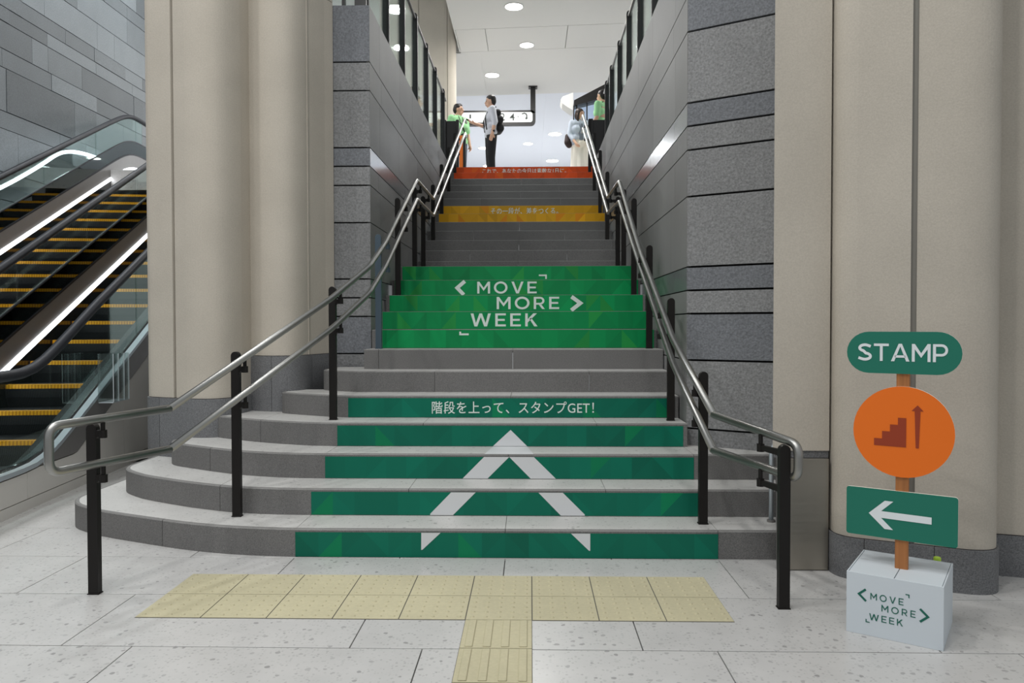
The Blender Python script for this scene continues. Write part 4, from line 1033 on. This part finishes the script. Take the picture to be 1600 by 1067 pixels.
def hand(wr, d, pn, side_, curl=.35, sc_=1.0):
    """palm and five unequal, slightly bent fingers; d = direction of the fingers, pn = palm normal"""
    wr = Vector(wr); d = Vector(d).normalized(); pn = Vector(pn).normalized(); sd = d.cross(pn).normalized()*side_
    k = sc_; sh = [(wr, .026*k, wr+d*.03*k, .03*k), (wr+d*.03*k-sd*.018*k, .018*k, wr+d*.085*k-sd*.02*k, .016*k), (wr+d*.03*k+sd*.018*k, .018*k, wr+d*.085*k+sd*.02*k, .016*k)]
    for off, ln in ((-.030, .058), (-.011, .070), (.009, .075), (.028, .066)):
        b = wr+d*.088*k+sd*off*k; m = b+(d+pn*curl).normalized()*ln*.5*k; e = m+(d*.6+pn*(curl+.6)).normalized()*ln*.5*k
        sh += [(b, .0095*k, m, .009*k), (m, .009*k, e, .008*k)]
    b = wr+d*.03*k+sd*.03*k; m = b+(d*.6+sd*.7+pn*.3).normalized()*.035*k; e = m+(d+pn*.5+sd*.1).normalized()*.03*k
    sh += [(b, .013*k, m, .011*k), (m, .011*k, e, .009*k)]
    return sh
def head_shapes(c, look):
    c = Vector(c); f = Vector(look).normalized(); s = Vector((f.y, -f.x, 0)).normalized(); u = Vector((0, 0, 1))
    def at(a, b, d): return c+s*a+f*b+u*d
    return [(at(0, -.012, .018), (.076, .076, .088)), (at(0, .02, .01), (.066, .066, .085)), (at(0, .022, -.05), .052, at(0, .045, -.085), .030), (at(0, .085, .012), .009, at(0, .103, -.022), .014), (at(0, .088, -.058), .016, at(0, .082, -.06), .018),
            (at(.076, -.008, .012), .014, at(.078, -.012, -.02), .012), (at(-.076, -.008, .012), .014, at(-.078, -.012, -.02), .012), (at(0, -.02, -.05), .05, at(0, -.025, -.15), .052)]
def face_bits(c, look, parent, place):
    c = Vector(c); f = Vector(look).normalized(); s = Vector((f.y, -f.x, 0)).normalized(); u = Vector((0, 0, 1))
    for sg_ in (-1, 1):
        p = c+s*.032*sg_+f*.078+u*.010
        pend('eye', [(p, .0105)], 'hair', parent, place, .004, 1)
        p = c+s*.033*sg_+f*.080+u*.036
        pend('eyebrow', [(p-s*.014, .005, p+s*.014, .005)], 'hair', parent, place, .004, 1)
    p = c+f*.093-u*.056
    pend('mouth', [(p-s*.018, .006, p+s*.018, .006)], 'lip', parent, place, .004, 1)
def person(label, x, y, z, face, H, look, arms, top, low_, hair, sleeves=.5, extra=None, longhair=False, group='people at the head of the stairs'):
    """face: yaw of the body (0 = towards the camera, +x when 90 deg). arms: elbow and wrist per side in body frame (x = own left when facing the camera ... , -y forward)"""
    r = tag(empty('person', (x, y, z)), label, 'person', group)
    k = H/1.72; place = Matrix.Translation((x, y, z)) @ Matrix.Rotation(math.radians(face), 4, 'Z') @ Matrix.Scale(k, 4)
    A = []; T_ = []; hp = Vector((0, -.01, 1.585))
    sh = {1: Vector((.175, 0, 1.40)), -1: Vector((-.175, 0, 1.40))}
    body = head_shapes(hp, look) + [((0, 0, 1.40), .07, (0, -.005, 1.50), .052), ((-.12, 0, 1.36), .085, (.12, 0, 1.36), .085), ((-.08, 0, 1.2), .10, (.08, 0, 1.2), .10), ((-.07, 0, 1.02), .10, (.07, 0, 1.02), .10), ((-.08, .01, .92), .10, (.08, .01, .92), .10)]
    shirt = [((-.125, 0, 1.375), .088, (.125, 0, 1.375), .088), ((-.10, -.01, 1.25), .115, (.10, -.01, 1.25), .115), ((-.085, -.005, 1.08), .112, (.085, -.005, 1.08), .112), ((-.09, 0, .96), .115, (.09, 0, .96), .115), ((0, 0, 1.42), .075, (0, 0, 1.465), .060)]
    for sd_ in (1, -1):
        el, wr_, pn = (Vector(v) for v in arms[sd_])
        s0 = sh[sd_]; body += [(s0, .058, el, .042), (el, .041, wr_, .028)] + hand(wr_, (wr_-el), pn, sd_)
        se = s0+(el-s0)*min(1, sleeves*2)
        shirt += [(s0, .068, se, .060)]
        if sleeves > .5: shirt += [(el, .058, el+(wr_-el)*(sleeves-.5)*2, .046)]
        hipx = .09*sd_
        body += [((hipx, 0, .9), .085, (hipx*1.05, -.01, .5), .055), ((hipx*1.05, -.01, .5), .054, (hipx*1.05, .015, .09), .036), ((hipx*1.05, .01, .05), .035, (hipx*1.1, -.13, .03), .03)]
    pend('body', body, 'skin', r, place, .0095, 4)
    pend('shirt', shirt, top, r, place, .012, 6)
    if low_[0] == 'trousers':
        tr = [((-.085, .005, .95), .112, (.085, .005, .95), .112)]
        for sd_ in (1, -1):
            hx = .09*sd_; tr += [((hx, 0, .9), .105, (hx*1.05, -.01, .5), .078), ((hx*1.05, -.01, .5), .078, (hx*1.05, .01, .10), .066)]
        pend('trousers', tr, low_[1], r, place, .012, 4)
        pend('belt', [((-.09, 0, 1.005), .112, (.09, 0, 1.005), .112)], 'cloth_black', r, place @ Matrix.Translation((0, 0, .93)) @ Matrix.Diagonal((1, 1, .075, 1)) , .012, 1)
    else:
        pend('skirt', [((-.07, 0, 1.0), .112, (.07, 0, 1.0), .112), ((-.07, 0, .97), .118, (-.09, 0, .36), .125), ((.07, 0, .97), .118, (.09, 0, .36), .125), ((0, -.02, .95), .12, (0, -.05, .34), .13), ((0, .02, .95), .12, (0, .05, .34), .13)], low_[1], r, place, .014, 3)
    for sd_ in (1, -1):
        hx = .096*sd_; pend('shoe', [((hx, .045, .045), .042, (hx*1.08, -.14, .035), .038)], 'shoe_black', r, place, .010, 2)
    f = Vector(look).normalized(); s_ = Vector((f.y, -f.x, 0)).normalized(); u_ = Vector((0, 0, 1))
    hs_ = [(hp-f*.024+u_*.052, (.088, .088, .078)), (hp-f*.05+u_*.005, (.078, .066, .09)), (hp+f*.045+u_*.082, .032, hp+f*.02+u_*.095, .035)]
    for sg_ in (-1, 1): hs_ += [(hp+s_*.072*sg_-f*.02+u_*.03, .020, hp+s_*.075*sg_-f*.03-u_*.015, .014)]
    if longhair:
        hs_ = [(hp-f*.02+u_*.05, (.094, .094, .082)), (hp-f*.045-u_*.02, (.088, .070, .12)), (hp+f*.062+u_*.072, .022, hp+f*.03+u_*.09, .03)]
        for sg_ in (-1, 1): hs_ += [(hp+s_*.072*sg_+f*.03+u_*.06, .024, hp+s_*.082*sg_+f*.005-u_*.06, .028), (hp+s_*.082*sg_+f*.005-u_*.06, .028, hp+s_*.075*sg_-u_*.15, .022)]
    pend('hair', hs_, hair, r, place, .009, 3)
    face_bits(hp, look, r, place)
    if extra: extra(r, place)
    return r
# man in a pale shirt, facing left, holding a phone out (body frame: forward = -y; face=-90 turns forward to -x)
def man_extra(r, place):
    pend('backpack', [((-.08, .12, 1.36), .07, (.08, .12, 1.36), .07), ((-.10, .15, 1.22), .085, (.10, .15, 1.22), .085), ((-.10, .16, 1.06), .085, (.10, .16, 1.06), .085)], 'cloth_black', r, place, .014, 4)
    pend('shoulder_strap', [((.11, .08, 1.455), .014, (.115, -.06, 1.40), .014), ((.115, -.06, 1.40), .014, (.12, -.128, 1.22), .014), ((.12, -.128, 1.22), .014, (.12, -.10, 1.02), .014)], 'cloth_black', r, place, .008, 2)
    pend('shoulder_strap', [((-.11, .08, 1.455), .014, (-.115, -.06, 1.40), .014), ((-.115, -.06, 1.40), .014, (-.12, -.128, 1.22), .014), ((-.12, -.128, 1.22), .014, (-.12, -.10, 1.02), .014)], 'cloth_black', r, place, .008, 2)
    pend('watch', [((.232, .005, .965), .034, (.232, .004, .985), .034)], 'cloth_black', r, place, .007, 1)
man = person('man with a black backpack in a pale shirt and black trousers holding out a phone', -.60, 11.2, ZT, -78, 1.70, (-.15, -1, -.12),
  {1: ((.235, .04, 1.14), (.235, -.01, .93), (-1, 0, 0)), -1: ((-.20, -.05, 1.14), (-.15, -.29, 1.19), (0, 0, 1))}, 'shirt_pale', ('trousers', 'cloth_black'), 'hair', .62, man_extra)
ph = tag(empty('phone', (-1.0, 11.18, ZT+1.2)), 'dark phone in the outstretched hand of the man with the backpack', 'phone')
pm = Matrix.Translation((-1.02, 11.27, ZT+1.225)) @ Matrix.Rotation(math.radians(28), 4, 'Y')
obj('phone_body', *xform(bbox(-.09, .07, -.04, .04, -.007, .007, .004), lambda p: pm @ p), 'cloth_black', ph)
obj('screen', *xform(box(-.074, .054, -.033, .033, .006, .0068), lambda p: pm @ p), 'dark_panel', ph)
def steward_extra(r, place):
    pend('lanyard', [((.05, -.075, 1.44), .008, (.02, -.135, 1.2), .008), ((-.05, -.075, 1.44), .008, (.02, -.135, 1.2), .008)], 'cloth_black', r, place, .007, 1)
    pend('shoulder_bag_strap', [((-.12, -.02, 1.46), .013, (.0, -.135, 1.24), .013), ((.0, -.135, 1.24), .013, (.13, -.09, 1.04), .013)], 'cloth_black', r, place, .008, 2)
    pend('waist_bag', [((.0, -.135, 1.06), .035, (.12, -.105, 1.06), .035)], 'cloth_black', r, place, .01, 2)
person('person in a light green shirt and jeans beside the man with the backpack', -1.27, 11.75, ZT, 40, 1.70, (.5, -.75, .0),
  {1: ((.235, .02, 1.14), (.245, -.04, .91), (-1, 0, 0)), -1: ((-.235, .03, 1.14), (-.23, -.05, .92), (1, 0, 0))}, 'shirt_green', ('trousers', 'denim'), 'hair', .42, steward_extra)
def woman_extra(r, place):
    pend('camisole', [((0, -.078, 1.34), .05, (0, -.072, 1.05), .062)], 'cloth_grey', r, place, .012, 3)
    pend('shoulder_bag', [((-.27, .02, 1.12), .05, (-.27, .0, .98), .075), ((-.27, .0, .98), .075, (-.24, .0, .93), .07)], 'bag_dark', r, place, .012, 4)
    pend('bag_strap', [((-.16, .02, 1.46), .010, (-.25, -.02, 1.2), .010), ((-.16, .04, 1.46), .010, (-.26, .04, 1.2), .010)], 'bag_dark', r, place, .007, 1)
person('woman in a pale blue shirt and cream skirt with a dark shoulder bag', 1.135, 11.8, ZT, 12, 1.60, (.55, -.8, -.02),
  {1: ((.225, .0, 1.14), (.19, -.15, 1.0), (-1, 0, 0)), -1: ((-.225, -.01, 1.14), (-.15, -.17, .95), (1, 0, 0))}, 'shirt_blue', ('skirt', 'skirt_cream'), 'hair_brown', .8, woman_extra, True)
def steward2_extra(r, place):
    pend('lanyard', [((.07, .06, 1.46), .010, (.10, -.09, 1.36), .010), ((-.07, .06, 1.46), .010, (-.10, -.09, 1.36), .010)], 'cloth_black', r, place, .007, 1)
person('person in a light green shirt turned away behind the right black panel', 1.48, 10.8, ZT, -125, 1.66, (-.05, -1, .0),
  {1: ((.235, .02, 1.14), (.22, -.12, .95), (-1, 0, 0)), -1: ((-.235, .02, 1.14), (-.22, -.12, .95), (1, 0, 0))}, 'shirt_green', ('trousers', 'denim'), 'hair', .42, steward2_extra)
dg = bpy.context.evaluated_depsgraph_get(); dg.update()
done = []
for name, o, mat, parent in PEND:
    me_ = bpy.data.meshes.new_from_object(o.evaluated_get(dg)); done.append((name, me_, mat, parent, o))
for name, me_, mat, parent, o in done:
    old = o.data; bpy.data.objects.remove(o); bpy.data.meshes.remove(old)
    me_.name = name; me_.materials.clear(); me_.materials.append(MATS[mat])
    me_.polygons.foreach_set('use_smooth', [True]*len(me_.polygons))
    link(name, me_, parent)
